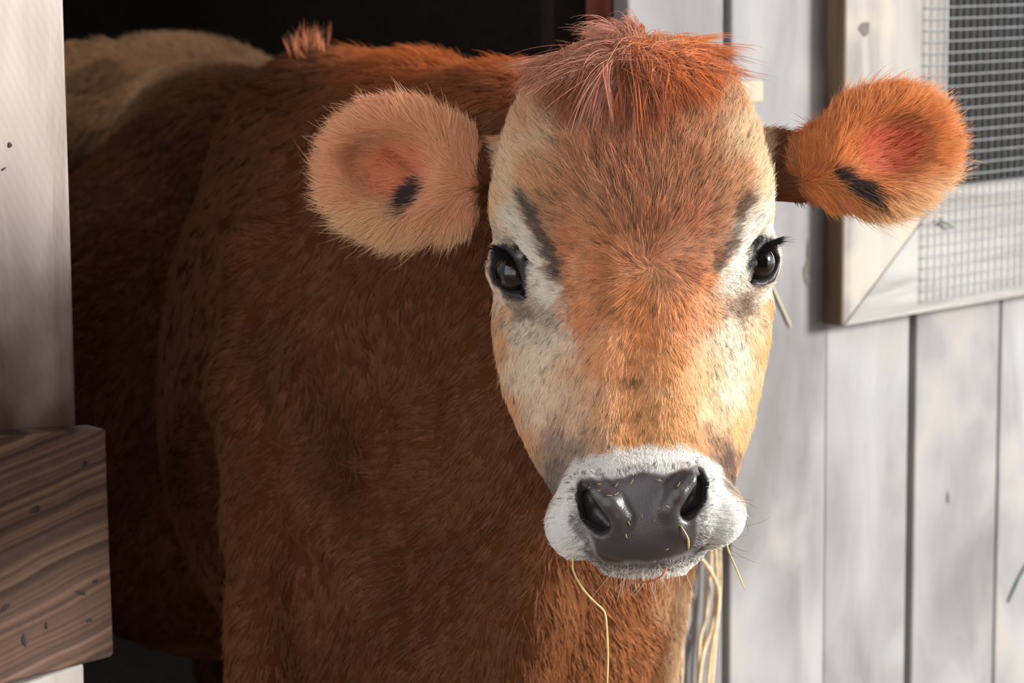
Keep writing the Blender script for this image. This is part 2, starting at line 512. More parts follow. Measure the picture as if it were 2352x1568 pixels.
def ellipsoid(c, r, k=20.0, op='add', R=None, pw=2.0):
    c = np.asarray(c, dtype=float); r = np.asarray(r, dtype=float)
    m = r.max() * 1.05 + k * 1.6
    sl, X, Y, Z = sub(c - m, c + m)
    x, y, z = (X - c[0]).astype(np.float32), (Y - c[1]).astype(np.float32), (Z - c[2]).astype(np.float32)
    if R is not None:
        R = np.asarray(R, dtype=np.float32)
        x, y, z = (R[0, 0] * x + R[1, 0] * y + R[2, 0] * z, R[0, 1] * x + R[1, 1] * y + R[2, 1] * z, R[0, 2] * x + R[1, 2] * y + R[2, 2] * z)
    if pw == 2.0:
        k0 = np.sqrt((x / r[0]) ** 2 + (y / r[1]) ** 2 + (z / r[2]) ** 2)
        k1 = np.sqrt((x / r[0] ** 2) ** 2 + (y / r[1] ** 2) ** 2 + (z / r[2] ** 2) ** 2) + 1e-6
        d = k0 * (k0 - 1) / k1
    else:
        k0 = (np.abs(x / r[0]) ** pw + np.abs(y / r[1]) ** pw + np.abs(z / r[2]) ** pw) ** (1 / pw)
        d = (k0 - 1) * r.min()
    apply(sl, d, k, op)

def cone(a, b, ra, rb, k=20.0, op='add'):
    a = np.asarray(a, dtype=float); b = np.asarray(b, dtype=float)
    m = max(ra, rb) + k * 1.6
    sl, X, Y, Z = sub(np.minimum(a, b) - m, np.maximum(a, b) + m)
    ba = b - a; L2 = float(ba @ ba)
    t = np.clip(((X - a[0]) * ba[0] + (Y - a[1]) * ba[1] + (Z - a[2]) * ba[2]) / L2, 0, 1).astype(np.float32)
    d = np.sqrt((X - a[0] - t * ba[0]) ** 2 + (Y - a[1] - t * ba[1]) ** 2 + (Z - a[2] - t * ba[2]) ** 2) - (ra + t * (rb - ra))
    apply(sl, d.astype(np.float32), k, op)

def chain(pts, rs, k=20.0, op='add'):
    for i in range(len(pts) - 1):
        cone(pts[i], pts[i + 1], rs[i], rs[i + 1], k, op)

# --- body, in metres of depth
M2U = 1.0 / K
def mr(r): return r * M2U
TR = rot(0, math.radians(-24), 0)      # the trunk swings away to the left
ellipsoid(UM(640, 890, 2.95), (mr(.25), mr(.335), mr(.56)), mr(.05), R=TR)
ellipsoid(UM(470, 500, 3.30), (mr(.22), mr(.24), mr(.28)), mr(.08), R=TR)
cone(UM(560, 370, 2.7), UM(330, 300, 3.35), mr(.10), mr(.10), mr(.10))          # back line
ellipsoid(UM(240, 228, 3.40), (mr(.085), mr(.085), mr(.12)), mr(.10))           # near hip bone
ellipsoid(UM(400, 235, 3.45), (mr(.08), mr(.08), mr(.12)), mr(.10))
# shoulder and chest
ellipsoid(UM(770, 840, 2.42), (mr(.165), mr(.30), mr(.22)), mr(.06), R=rot(0, math.radians(-20), math.radians(6)))
cone(UM(760, 375, 2.38), UM(800, 510, 2.35), mr(.085), mr(.13), mr(.08))        # withers
ellipsoid(UM(1050, 1400, 2.22), (mr(.19), mr(.27), mr(.17)), mr(.10))           # brisket
# neck
chain([UM(1400, 420, 1.93), UM(1160, 412, 2.06), UM(950, 372, 2.22), UM(740, 365, 2.40)], [mr(.075), mr(.086), mr(.088), mr(.085)], mr(.06))
chain([UM(1440, 560, 1.95), UM(1180, 640, 2.10), UM(930, 760, 2.26)], [mr(.09), mr(.125), mr(.16)], mr(.07))
chain([UM(1430, 900, 1.95), UM(1305, 1120, 2.03), UM(1190, 1400, 2.10), UM(1140, 1700, 2.14)], [mr(.075), mr(.10), mr(.125), mr(.13)], mr(.08))
# folds of loose skin down the neck and shoulder
for pts, rr in [([(690, 400, 2.235), (600, 600, 2.17), (560, 900, 2.17), (600, 1200, 2.13), (590, 1560, 2.1)], .030),
                ([(760, 560, 2.15), (730, 850, 2.12), (740, 1150, 2.08), (880, 1350, 2.02), (960, 1600, 2.0)], .026),
                ([(960, 600, 2.065), (960, 850, 2.05), (985, 1080, 2.035), (1060, 1250, 2.01)], .022),
                ([(1120, 650, 1.995), (1110, 950, 1.985), (1180, 1180, 1.96)], .020),
                ([(1260, 1250, 1.945), (1230, 1400, 1.95), (1180, 1620, 1.96)], .024)]:
    chain([UM(p[0], p[1], p[2] - .008) for p in pts], [mr(rr)] * len(pts), mr(.026))
cone(UM(770, 930, 2.125), UM(840, 1160, 2.085), mr(.035), mr(.035), mr(.06))
# legs: down to the ground, below the picture
def ground_leg(px, py, z, dx, dz, hind=False):
    p = to_world(UM(px, py, z))[0]
    def g(x, y, h): 
        q = np.array([p[0] + x, p[1] + y, h]) - CAM_LOC
        c = q @ RC
        return np.array([c[0] / K, -c[1] / K, FPX + c[2] / K])
    if hind:
        pts = [g(0, 0, .78), g(.02, -.10, .60), g(.05, .09, .40), g(.05, .05, .12), g(.03, 0.0, .03)]
        rs = [.13, .085, .042, .030, .045]
    else:
        pts = [g(0, 0, .70), g(0, 0, .52), g(0, -.02, .34), g(0, 0, .11), g(0, -.03, .03)]
        rs = [.11, .075, .047, .032, .045]
    chain(pts, [mr(r) for r in rs], mr(.03))
ground_leg(760, 1100, 2.36, 0, 0)
ground_leg(1090, 1200, 2.36, 0, 0)
ground_leg(380, 900, 3.35, 0, 0, True)
ground_leg(640, 900, 3.42, 0, 0, True)

# --- head: rows of cross-sections down the face
rows = np.array([
    # py    xl    xr   Ds    Df    Db   n
    [120, 1340, 1590, -190,  -90, -330, 2.0],
    [170, 1244, 1668, -175,  -25, -420, 2.1],
    [230, 1192, 1708, -160,   20, -500, 2.2],
    [300, 1162, 1738, -150,   52, -560, 2.3],
    [400, 1138, 1764, -150,   84, -600, 2.4],
    [480, 1128, 1774, -150,   97, -620, 2.3],
    [560, 1140, 1768, -150,  100, -640, 2.05],
    [620, 1142, 1768, -160,   97, -640, 1.85],
    [690, 1136, 1772, -200,   88, -640, 1.7],
    [780, 1140, 1768, -245,   90, -620, 1.6],
    [880, 1155, 1750, -250,  112, -560, 1.58],
    [980, 1185, 1728, -215,  145, -480, 1.66],
    [1060, 1226, 1700, -140, 178, -380, 1.85],
    [1140, 1274, 1676, -60,  195, -280, 2.1],
    [1220, 1316, 1646, -20,  185, -220, 2.2],
    [1290, 1350, 1610,  10,  150, -160, 2.2],
    [1320, 1400, 1560,  30,  110, -100, 2.2]], dtype=float)
mid = np.interp(rows[:, 0], [120, 300, 620, 900, 1150, 1320], [1452, 1455, 1478, 1462, 1468, 1474])
def head_field():
    D = rows[:, 3]
    Yr = (rows[:, 0] - CYP) * (FPX - 0.5 * (rows[:, 3] + rows[:, 4])) / FPX
    S = (FPX - D) / FPX
    par = np.stack([(rows[:, 1] - CXP) * S, (rows[:, 2] - CXP) * S, (mid - CXP) * (FPX - rows[:, 4]) / FPX, rows[:, 3], rows[:, 4], rows[:, 5], rows[:, 6]], 1)
    yy = np.arange(Yr[0] - 60, Yr[-1] + 60, 4.0)
    dense = np.stack([np.interp(yy, Yr, par[:, i]) for i in range(7)], 1)
    ker = np.hanning(21); ker /= ker.sum()
    pad = np.pad(dense, ((10, 10), (0, 0)), mode='edge')
    dense = np.stack([np.convolve(pad[:, i], ker, 'valid') for i in range(7)], 1)
    sl, X, Y, Z = sub((-120, Yr[0] - 50, -720), (640, Yr[-1] + 50, 300))
    q = [np.interp(Y.ravel(), yy, dense[:, i]).astype(np.float32)[None, :, None] for i in range(7)]
    xl, xr, xc, zs, zf, zb, n = q
    ex = np.where(X < xc, (xc - X) / (xc - xl), (X - xc) / (xr - xc)).astype(np.float32)
    ez = np.where(Z > zs, (Z - zs) / (zf - zs), (zs - Z) / (zs - zb)).astype(np.float32)
    nz = np.where(Z > zs, n, np.float32(2.2))
    g = (ex ** nz + ez ** nz) ** (1.0 / nz)
    wid = np.where(X < xc, xc - xl, xr - xc); dep = np.where(Z > zs, zf - zs, zs - zb)
    loc = np.sqrt(ex * ex + ez * ez) + 1e-5
    sc = (wid * ex + dep * ez) / (ex + ez + 1e-5)
    d = (g - 1) * sc * 0.8
    cap = np.maximum(Yr[0] - Y, Y - Yr[-1])
    d = np.maximum(d, cap.astype(np.float32) * np.ones_like(d))
    apply(sl, d.astype(np.float32), 60.0, 'add')
head_field()
ellipsoid(U(1455, 235, -150), (225, 118, 150), 40)                     # poll
# brow ridges above the eyes, cheek bones, nasal bridge
ellipsoid(U(1222, 520, -38), (34, 80, 40), 40, R=rot(0, 0, math.radians(-20)))
ellipsoid(U(1696, 505, -38), (34, 80, 40), 40, R=rot(0, 0, math.radians(18)))
for dx in (-62, 58):
    chain([U(1480 + dx, 640, 22), U(1462 + dx * 1.05, 850, 44), U(1462 + dx * 1.2, 1010, 100)], [66, 62, 68], 60)
for (x, y, d, t) in [(1318, 625, 78, -8), (1640, 612, 72, 10)]:         # shallow folds beside the whorl
    ellipsoid(U(x, y, d + 14), (12, 70, 18), 22, 'cut', R=rot(0, 0, math.radians(t)))

# eyes
EYES = [(U(1187, 624, -96), 53.0, np.array([-0.62, 0.04, 0.78]), 1), (U(1731, 602, -92), 50.0, np.array([0.66, 0.04, 0.75]), -1)]
EYEF = []
for C, r, n, sgn in EYES:
    n = n / np.linalg.norm(n)
    up = np.array([0, -1.0, 0]); up = up - n * (up @ n); up /= np.linalg.norm(up)
    # slit axis runs from the outer corner (up, back) to the inner corner (down, front)
    inner = np.array([0.0, 0.0, 1.0]); inner = inner - n * (inner @ n); inner /= np.linalg.norm(inner)
    a = math.radians(48 if sgn > 0 else 44)
    e1 = math.cos(a) * inner - math.sin(a) * up     # towards the inner corner, downwards
    e2 = np.cross(n, e1)
    if e2 @ up < 0: e2 = -e2
    EYEF.append((C, r, n, e1, e2))
    Rm = np.stack([e1, e2, n], 1)
    ellipsoid(C - n * 4, (r + 26, r + 15, r + 9), 30, R=Rm)
    ellipsoid(C + e2 * (r + 22) + n * 34, (56, 8, 22), 16, 'cut', R=Rm)             # crease above the upper lid
    chain([C + e2 * (r - 12) - e1 * 42 + n * 16, C + e2 * (r - 4) - e1 * 6 + n * 28, C + e2 * (r - 20) + e1 * 36 + n * 26], [9, 14, 8], 12)      # upper lid roll
    chain([C - e2 * (r - 16) - e1 * 34 + n * 24, C - e2 * (r - 8) + n * 30 + e1 * 10, C - e2 * (r - 26) + e1 * 48 + n * 22], [7, 10, 8], 12)   # lower lid roll
    ellipsoid(C + n * (r * 0.95), (r * 1.08, r * 0.70, r * 0.98), 6, 'cut', R=Rm)
    ellipsoid(C + e1 * (r * 1.04) + n * r * 0.45, (28, 8, 24), 8, 'cut', R=Rm)       # tear corner

# muzzle
RM = rot(0, math.radians(-3), math.radians(-5))
MZ = U(1474, 1160, 140)
ellipsoid(MZ, (184, 118, 128), 40, R=RM, pw=2.6)
ellipsoid(U(1318, 1208, 118), (52, 72, 120), 26, R=rot(0, math.radians(-16), math.radians(-20)))
ellipsoid(U(1638, 1180, 118), (58, 72, 120), 26, R=rot(0, math.radians(16), math.radians(18)))
ellipsoid(U(1486, 1262, 118), (114, 43, 122), 12, R=RM)                 # lower lip and chin
ellipsoid(U(1472, 1176, 226), (128, 108, 56), 26, R=RM, pw=2.5)         # nose pad
# mouth line
mouth = [(1285, 1258, 190), (1330, 1272, 220), (1390, 1288, 250), (1470, 1290, 266), (1560, 1279, 252), (1620, 1258, 215), (1680, 1230, 160)]
chain([U(x, y, d + 12) for x, y, d in mouth], [4, 7, 9, 8, 9, 7, 4], 7, 'cut')
# rounded wings of the pad, rolling over into the nostrils
chain([U(1352, 1102, 236), U(1370, 1130, 262), U(1400, 1156, 275), U(1424, 1188, 273), U(1416, 1222, 262)], [15, 21, 23, 19, 14], 18)
chain([U(1588, 1078, 240), U(1582, 1106, 266), U(1558, 1134, 279), U(1536, 1170, 277), U(1546, 1208, 266), U(1562, 1230, 256)], [13, 21, 23, 18, 16, 14], 18)
# nostrils: crescent hollows that curl in behind the wings
nl = [(1333, 1108, 12), (1338, 1142, 20), (1354, 1176, 27), (1380, 1202, 22)]
nr = [(1608, 1082, 11), (1613, 1112, 18), (1602, 1146, 24), (1576, 1172, 20)]
for lst, sx in ((nl, 1), (nr, -1)):
    for d0, m, dx in ((300, 1.0, -6), (262, 1.05, 0), (225, 1.0, 8), (190, 0.8, 14)):
        chain([U(x + sx * dx, y, d0) for x, y, _ in lst], [r * m for *_, r in lst], 9, 'cut')

# --- ears: thick leaf-shaped cups on a short stalk
EARS = []
def ear(c, r, R, base, inner_c, inner_r, bow):
    """outer leaf as an ellipsoid, hollowed from the front"""
    chain(base[0], base[1], 40)
    ellipsoid(c, r, 30, R=R)
    ellipsoid(inner_c, inner_r, 14, 'cut', R=R)
    for p, q, k in bow: chain(p, q, k)
    sg = -1 if c[0] < 0 else 1
    if sg < 0: ellipsoid(c + np.array([-sg * 8.0, -14.0, 22.0]), (54, 22, 46), 16, 'cut', R=rot(0, 0, math.radians(-sg * 28)))
RE_L = rot(math.radians(-8), math.radians(-16), math.radians(8))
cl = U(924, 392, -232)
ear(cl, (188, 150, 80), RE_L, ([U(1210, 390, -300), U(1080, 400, -290)], [84, 84]), cl + np.array([-18, 4, 66]), (136, 104, 70),
    [([U(1060, 330, -215), U(1078, 420, -205), U(1050, 500, -210)], [32, 36, 30], 34)])
RE_R = rot(math.radians(-6), math.radians(14), math.radians(-20))
cr = U(2026, 346, -250)
ear(cr, (178, 132, 70), RE_R, ([U(1690, 380, -300), U(1860, 385, -295)], [86, 80]), cr + np.array([12, 2, 72]), (140, 96, 62),
    [([U(1872, 330, -235), U(1876, 400, -230), U(1908, 450, -232)], [24, 26, 18], 32)])

# --- surface nets on the uneven grid
def surface_nets(F):
    neg = F < 0
    nx, ny, nz = F.shape
    cnt = np.zeros((nx - 1, ny - 1, nz - 1), dtype=np.uint8)
    for i in (0, 1):
        for j in (0, 1):
            for k in (0, 1):
                cnt += neg[i:nx - 1 + i, j:ny - 1 + j, k:nz - 1 + k]
    act = (cnt > 0) & (cnt < 8)
    ci = np.argwhere(act)
    vid = np.full(act.shape, -1, dtype=np.int32)
    vid[act] = np.arange(len(ci))
    cv = {}
    for i in (0, 1):
        for j in (0, 1):
            for k in (0, 1):
                cv[(i, j, k)] = F[ci[:, 0] + i, ci[:, 1] + j, ci[:, 2] + k].astype(np.float64)
    acc = np.zeros((len(ci), 3)); num = np.zeros(len(ci))
    G = (GX.astype(np.float64), GY.astype(np.float64), GZ.astype(np.float64))
    for ax in range(3):
        for b in (0, 1):
            for c in (0, 1):
                o0 = [0, 0, 0]; o1 = [0, 0, 0]
                oth = [a for a in range(3) if a != ax]
                o0[oth[0]] = o1[oth[0]] = b; o0[oth[1]] = o1[oth[1]] = c; o1[ax] = 1
                f0, f1 = cv[tuple(o0)], cv[tuple(o1)]
                cr_ = (f0 < 0) != (f1 < 0)
                t = np.where(cr_, f0 / np.where(f0 == f1, 1, f0 - f1), 0)
                for a in range(3):
                    p0 = G[a][ci[:, a] + o0[a]]; p1 = G[a][ci[:, a] + o1[a]]
                    acc[:, a] += np.where(cr_, p0 + t * (p1 - p0), 0)
                num += cr_
    V = acc / num[:, None]
    quads = []
    for ax in range(3):
        o1, o2 = [a for a in range(3) if a != ax]
        A = np.moveaxis(neg, ax, 0)
        s0, s1 = A[:-1], A[1:]
        ch = (s0 != s1)[:, 1:-1, 1:-1]
        idx = np.argwhere(ch)
        e = np.zeros((len(idx), 3), dtype=int)
        e[:, ax] = idx[:, 0]; e[:, o1] = idx[:, 1] + 1; e[:, o2] = idx[:, 2] + 1
        def at(d1, d2):
            q = e.copy(); q[:, o1] += d1; q[:, o2] += d2
            return vid[q[:, 0], q[:, 1], q[:, 2]]
        Q = np.stack([at(-1, -1), at(0, -1), at(0, 0), at(-1, 0)], 1)
        inside_first = neg[e[:, 0], e[:, 1], e[:, 2]]
        flip = inside_first if ax != 1 else ~inside_first
        Q[~flip] = Q[~flip][:, ::-1]
        quads.append(Q)
    return V, np.concatenate(quads)

BV, BQ = surface_nets(FIELD)
# light smoothing along the mesh
def relax(V, Q, it=2, lam=0.5):
    E = np.concatenate([Q[:, [0, 1]], Q[:, [1, 2]], Q[:, [2, 3]], Q[:, [3, 0]]])
    deg = np.bincount(E[:, 0], minlength=len(V)) + np.bincount(E[:, 1], minlength=len(V))
    for _ in range(it):
        S = np.zeros_like(V)
        for a in range(3):
            S[:, a] = np.bincount(E[:, 0], V[E[:, 1], a], len(V)) + np.bincount(E[:, 1], V[E[:, 0], a], len(V))
        V = V + lam * (S / np.maximum(deg, 1)[:, None] - V)
    return V
BV = relax(BV, BQ, 2)
def vnormals(V, Q):
    n = np.cross(V[Q[:, 2]] - V[Q[:, 0]], V[Q[:, 3]] - V[Q[:, 1]])
    out = np.zeros_like(V)
    for c in range(4):
        for a in range(3): out[:, a] += np.bincount(Q[:, c], n[:, a], len(V))
    return out / (np.linalg.norm(out, axis=1)[:, None] + 1e-12)
BN = vnormals(BV, BQ)
c_mid = BV.mean(0)
print('cow mesh', len(BV), len(BQ), 'facing check', (BN[:, 2][BV[:, 2] > 200]).mean())
# ------------------------------------------------------------------ coat colours, as fields over the cow's own surface
def poly_sd(px, py, poly):
    """signed distance (inside negative) to a polygon, vectorised"""
    poly = np.asarray(poly, dtype=float); n = len(poly)
    d = np.full(px.shape, 1e18); ins = np.zeros(px.shape, dtype=bool)
    for i in range(n):
        ax, ay = poly[i]; bx, by = poly[(i + 1) % n]
        ex, ey = bx - ax, by - ay
        t = np.clip(((px - ax) * ex + (py - ay) * ey) / (ex * ex + ey * ey + 1e-9), 0, 1)
        d = np.minimum(d, (px - ax - t * ex) ** 2 + (py - ay - t * ey) ** 2)
        c = ((ay > py) != (by > py))
        with np.errstate(divide='ignore', invalid='ignore'):
            xi = ax + (py - ay) * ex / (ey if abs(ey) > 1e-9 else 1e-9)
        ins ^= c & (px < xi)
    d = np.sqrt(d)
    return np.where(ins, -d, d)

NZ_W = rng.normal(size=(24, 3)); NZ_P = rng.uniform(0, 6.28, 24)
def wnoise(P, scale, i0=0, n=6):
    out = 0
    for i in range(i0, i0 + n):
        out = out + np.sin(P @ (NZ_W[i % 24] / scale) + NZ_P[i % 24])
    return out / math.sqrt(n / 2.0)

FACE = [  # px, py, colour
    (1250, 330, (232, 200, 160)), (1180, 400, (240, 210, 170)), (1140, 480, (236, 198, 152)), (1310, 280, (186, 130, 96)), (1230, 270, (206, 160, 122)),
    (1690, 330, (238, 208, 168)), (1750, 420, (246, 222, 184)), (1770, 490, (246, 230, 202)), (1610, 280, (188, 130, 92)), (1680, 260, (208, 164, 126)),
    (1450, 300, (178, 114, 82)), (1450, 400, (176, 112, 80)), (1450, 480, (172, 112, 80)), (1350, 380, (186, 124, 88)), (1300, 430, (194, 134, 92)), (1240, 420, (210, 158, 112)),
    (1560, 400, (182, 122, 86)), (1640, 420, (190, 132, 92)), (1690, 440, (206, 156, 114)), (1330, 500, (194, 134, 92)), (1580, 500, (186, 118, 84)), (1640, 520, (178, 120, 86)),
    (1400, 560, (188, 120, 78)), (1500, 530, (168, 106, 74)), (1300, 560, (196, 126, 84)), (1300, 620, (196, 134, 92)), (1380, 620, (190, 122, 78)), (1590, 600, (176, 114, 80)), (1620, 640, (212, 136, 82)),
    (1250, 470, (186, 134, 94)), (1280, 520, (180, 122, 84)), (1300, 590, (186, 122, 82)), (1310, 650, (196, 134, 92)), (1290, 340, (196, 142, 104)), (1400, 340, (180, 116, 84)), (1510, 340, (178, 114, 80)), (1620, 340, (192, 136, 98)),
    (1676, 470, (182, 128, 90)), (1650, 530, (172, 116, 82)), (1632, 590, (176, 116, 80)),
    (1195, 505, (220, 206, 186)), (1216, 560, (226, 218, 206)), (1232, 610, (228, 220, 208)), (1252, 660, (226, 216, 200)), (1165, 535, (200, 180, 156)),
    (1740, 510, (246, 240, 228)), (1722, 550, (244, 238, 228)), (1702, 600, (242, 234, 220)), (1676, 640, (226, 212, 192)), (1650, 670, (222, 190, 162)),
    (1470, 690, (200, 132, 80)), (1480, 760, (202, 134, 80)), (1400, 700, (194, 128, 82)), (1340, 720, (206, 140, 94)), (1560, 700, (208, 142, 92)), (1620, 720, (226, 170, 128)),
    (1450, 850, (196, 134, 86)), (1380, 830, (216, 156, 108)), (1330, 860, (226, 184, 146)), (1540, 830, (218, 156, 100)), (1600, 860, (238, 198, 152)),
    (1460, 940, (196, 140, 88)), (1380, 940, (214, 166, 122)), (1550, 940, (224, 174, 120)), (1330, 960, (206, 172, 142)),
    (1215, 760, (214, 200, 182)), (1255, 770, (220, 206, 188)), (1230, 840, (230, 214, 192)), (1245, 920, (222, 198, 170)), (1290, 900, (226, 198, 166)), (1190, 820, (226, 204, 176)),
    (1680, 760, (240, 228, 208)), (1700, 820, (248, 236, 216)), (1690, 900, (250, 234, 212)), (1650, 860, (244, 222, 190)), (1640, 950, (242, 212, 176)), (1735, 760, (244, 222, 190)),
    (1142, 720, (222, 172, 126)), (1142, 800, (218, 166, 116)), (1165, 920, (210, 156, 110)), (1205, 1010, (204, 150, 104)), (1160, 690, (226, 204, 178)),
    (1772, 700, (238, 184, 128)), (1758, 800, (242, 198, 140)), (1742, 900, (242, 202, 150)), (1722, 1000, (238, 192, 138)), (1768, 670, (246, 234, 214)),
    (1290, 1000, (158, 132, 116)), (1275, 1050, (112, 98, 92)), (1262, 1110, (118, 104, 98)), (1240, 1050, (176, 140, 112)), (1255, 1160, (150, 118, 96)),
    (1630, 1000, (170, 136, 108)), (1662, 1040, (112, 92, 82)), (1680, 1090, (108, 92, 86)), (1700, 1090, (214, 170, 128)), (1600, 1015, (206, 158, 112)),
    (1450, 1010, (206, 152, 98)), (1370, 1015, (190, 152, 120)), (1320, 1030, (140, 118, 104)), (1550, 1000, (220, 170, 116)), (1500, 1020, (214, 160, 106)),
    (1175, 700, (150, 132, 116)), (1215, 715, (132, 116, 104)), (1245, 730, (176, 158, 142)), (1715, 700, (120, 98, 82)), (1690, 690, (150, 128, 110)), (1745, 680, (190, 172, 156)),
    (1400, 230, (190, 124, 92)), (1500, 220, (190, 122, 88)), (1300, 200, (176, 122, 96)), (1620, 200, (186, 122, 86)),
]
FXY = np.array([(a, b) for a, b, _ in FACE], dtype=float); FC = lin(np.array([c for *_, c in FACE]))

PAD = [(1318, 1108), (1334, 1092), (1360, 1096), (1420, 1092), (1480, 1082), (1540, 1082), (1580, 1074), (1600, 1062), (1618, 1072), (1628, 1110), (1624, 1150), (1606, 1190), (1602, 1230), (1596, 1268), (1540, 1286), (1460, 1294), (1392, 1296), (1368, 1276), (1352, 1236), (1336, 1206), (1322, 1160)]
RING = [(1290, 1130), (1312, 1080), (1350, 1048), (1430, 1036), (1510, 1032), (1590, 1036), (1632, 1062), (1662, 1110), (1690, 1150), (1712, 1180), (1712, 1250), (1640, 1300), (1560, 1400), (1400, 1400), (1300, 1310), (1240, 1290), (1246, 1200), (1280, 1160)]

EAR_C = [(cl, RE_L, np.array([188., 150., 80.])), (cr, RE_R, np.array([178., 132., 70.]))]
def ear_local(P, i):
    c, R, r = EAR_C[i]
    return (P - c) @ np.asarray(R) / r

def masks(P, Nn):
    px, py = to_px(P)
    m = {}
    e = []
    for i in (0, 1):
        q = ear_local(P, i)
        rad = np.sqrt((q ** 2).sum(1))
        side = (px < 1098) if i == 0 else (px > 1800)
        e.append(sstep(1.45, 1.2, rad) * side * (P[:, 2] > -420))
    m['ear'] = np.maximum(e[0], e[1]); m['earL'] = e[0]; m['earR'] = e[1]
    inface = (px > 1090) & (px < 1830) & (py < 1400)
    m['head'] = sstep(-430, -340, P[:, 2]) * inface * (1 - m['ear'])
    hd = m['head']
    m['pad'] = sstep(9, -9, poly_sd(px, py, PAD) + 1.5 * wnoise(P, 9.0)) * sstep(110, 160, P[:, 2]) * hd
    m['ring'] = sstep(16, -8, poly_sd(px, py, RING) + 4 * wnoise(P, 14.0, 4)) * sstep(-80, -20, P[:, 2]) * hd
    eye = np.zeros(len(P)); rim = np.zeros(len(P))
    for C, r, n, e1, e2 in EYEF:
        d = P - C
        a, b = d @ e1 / (r * 1.24), d @ e2 / (r * 0.98)
        rim = np.maximum(rim, (np.hypot(d @ e1 / (r * 1.18), d @ e2 / (r * 0.95)) < 1.0) * (d @ n > -20))
        b = np.where(b > 0, b * 0.76, b * 1.08); a = np.where(a < 0, a * 1.12, a * 0.92)
        eye = np.maximum(eye, sstep(1.16, 0.92, np.sqrt(a * a + b * b) + 0.06 * wnoise(P, 10.0, 8)) * (d @ n > -30))
    m['eye'] = eye * hd; m['rim'] = rim * hd
    return px, py, m

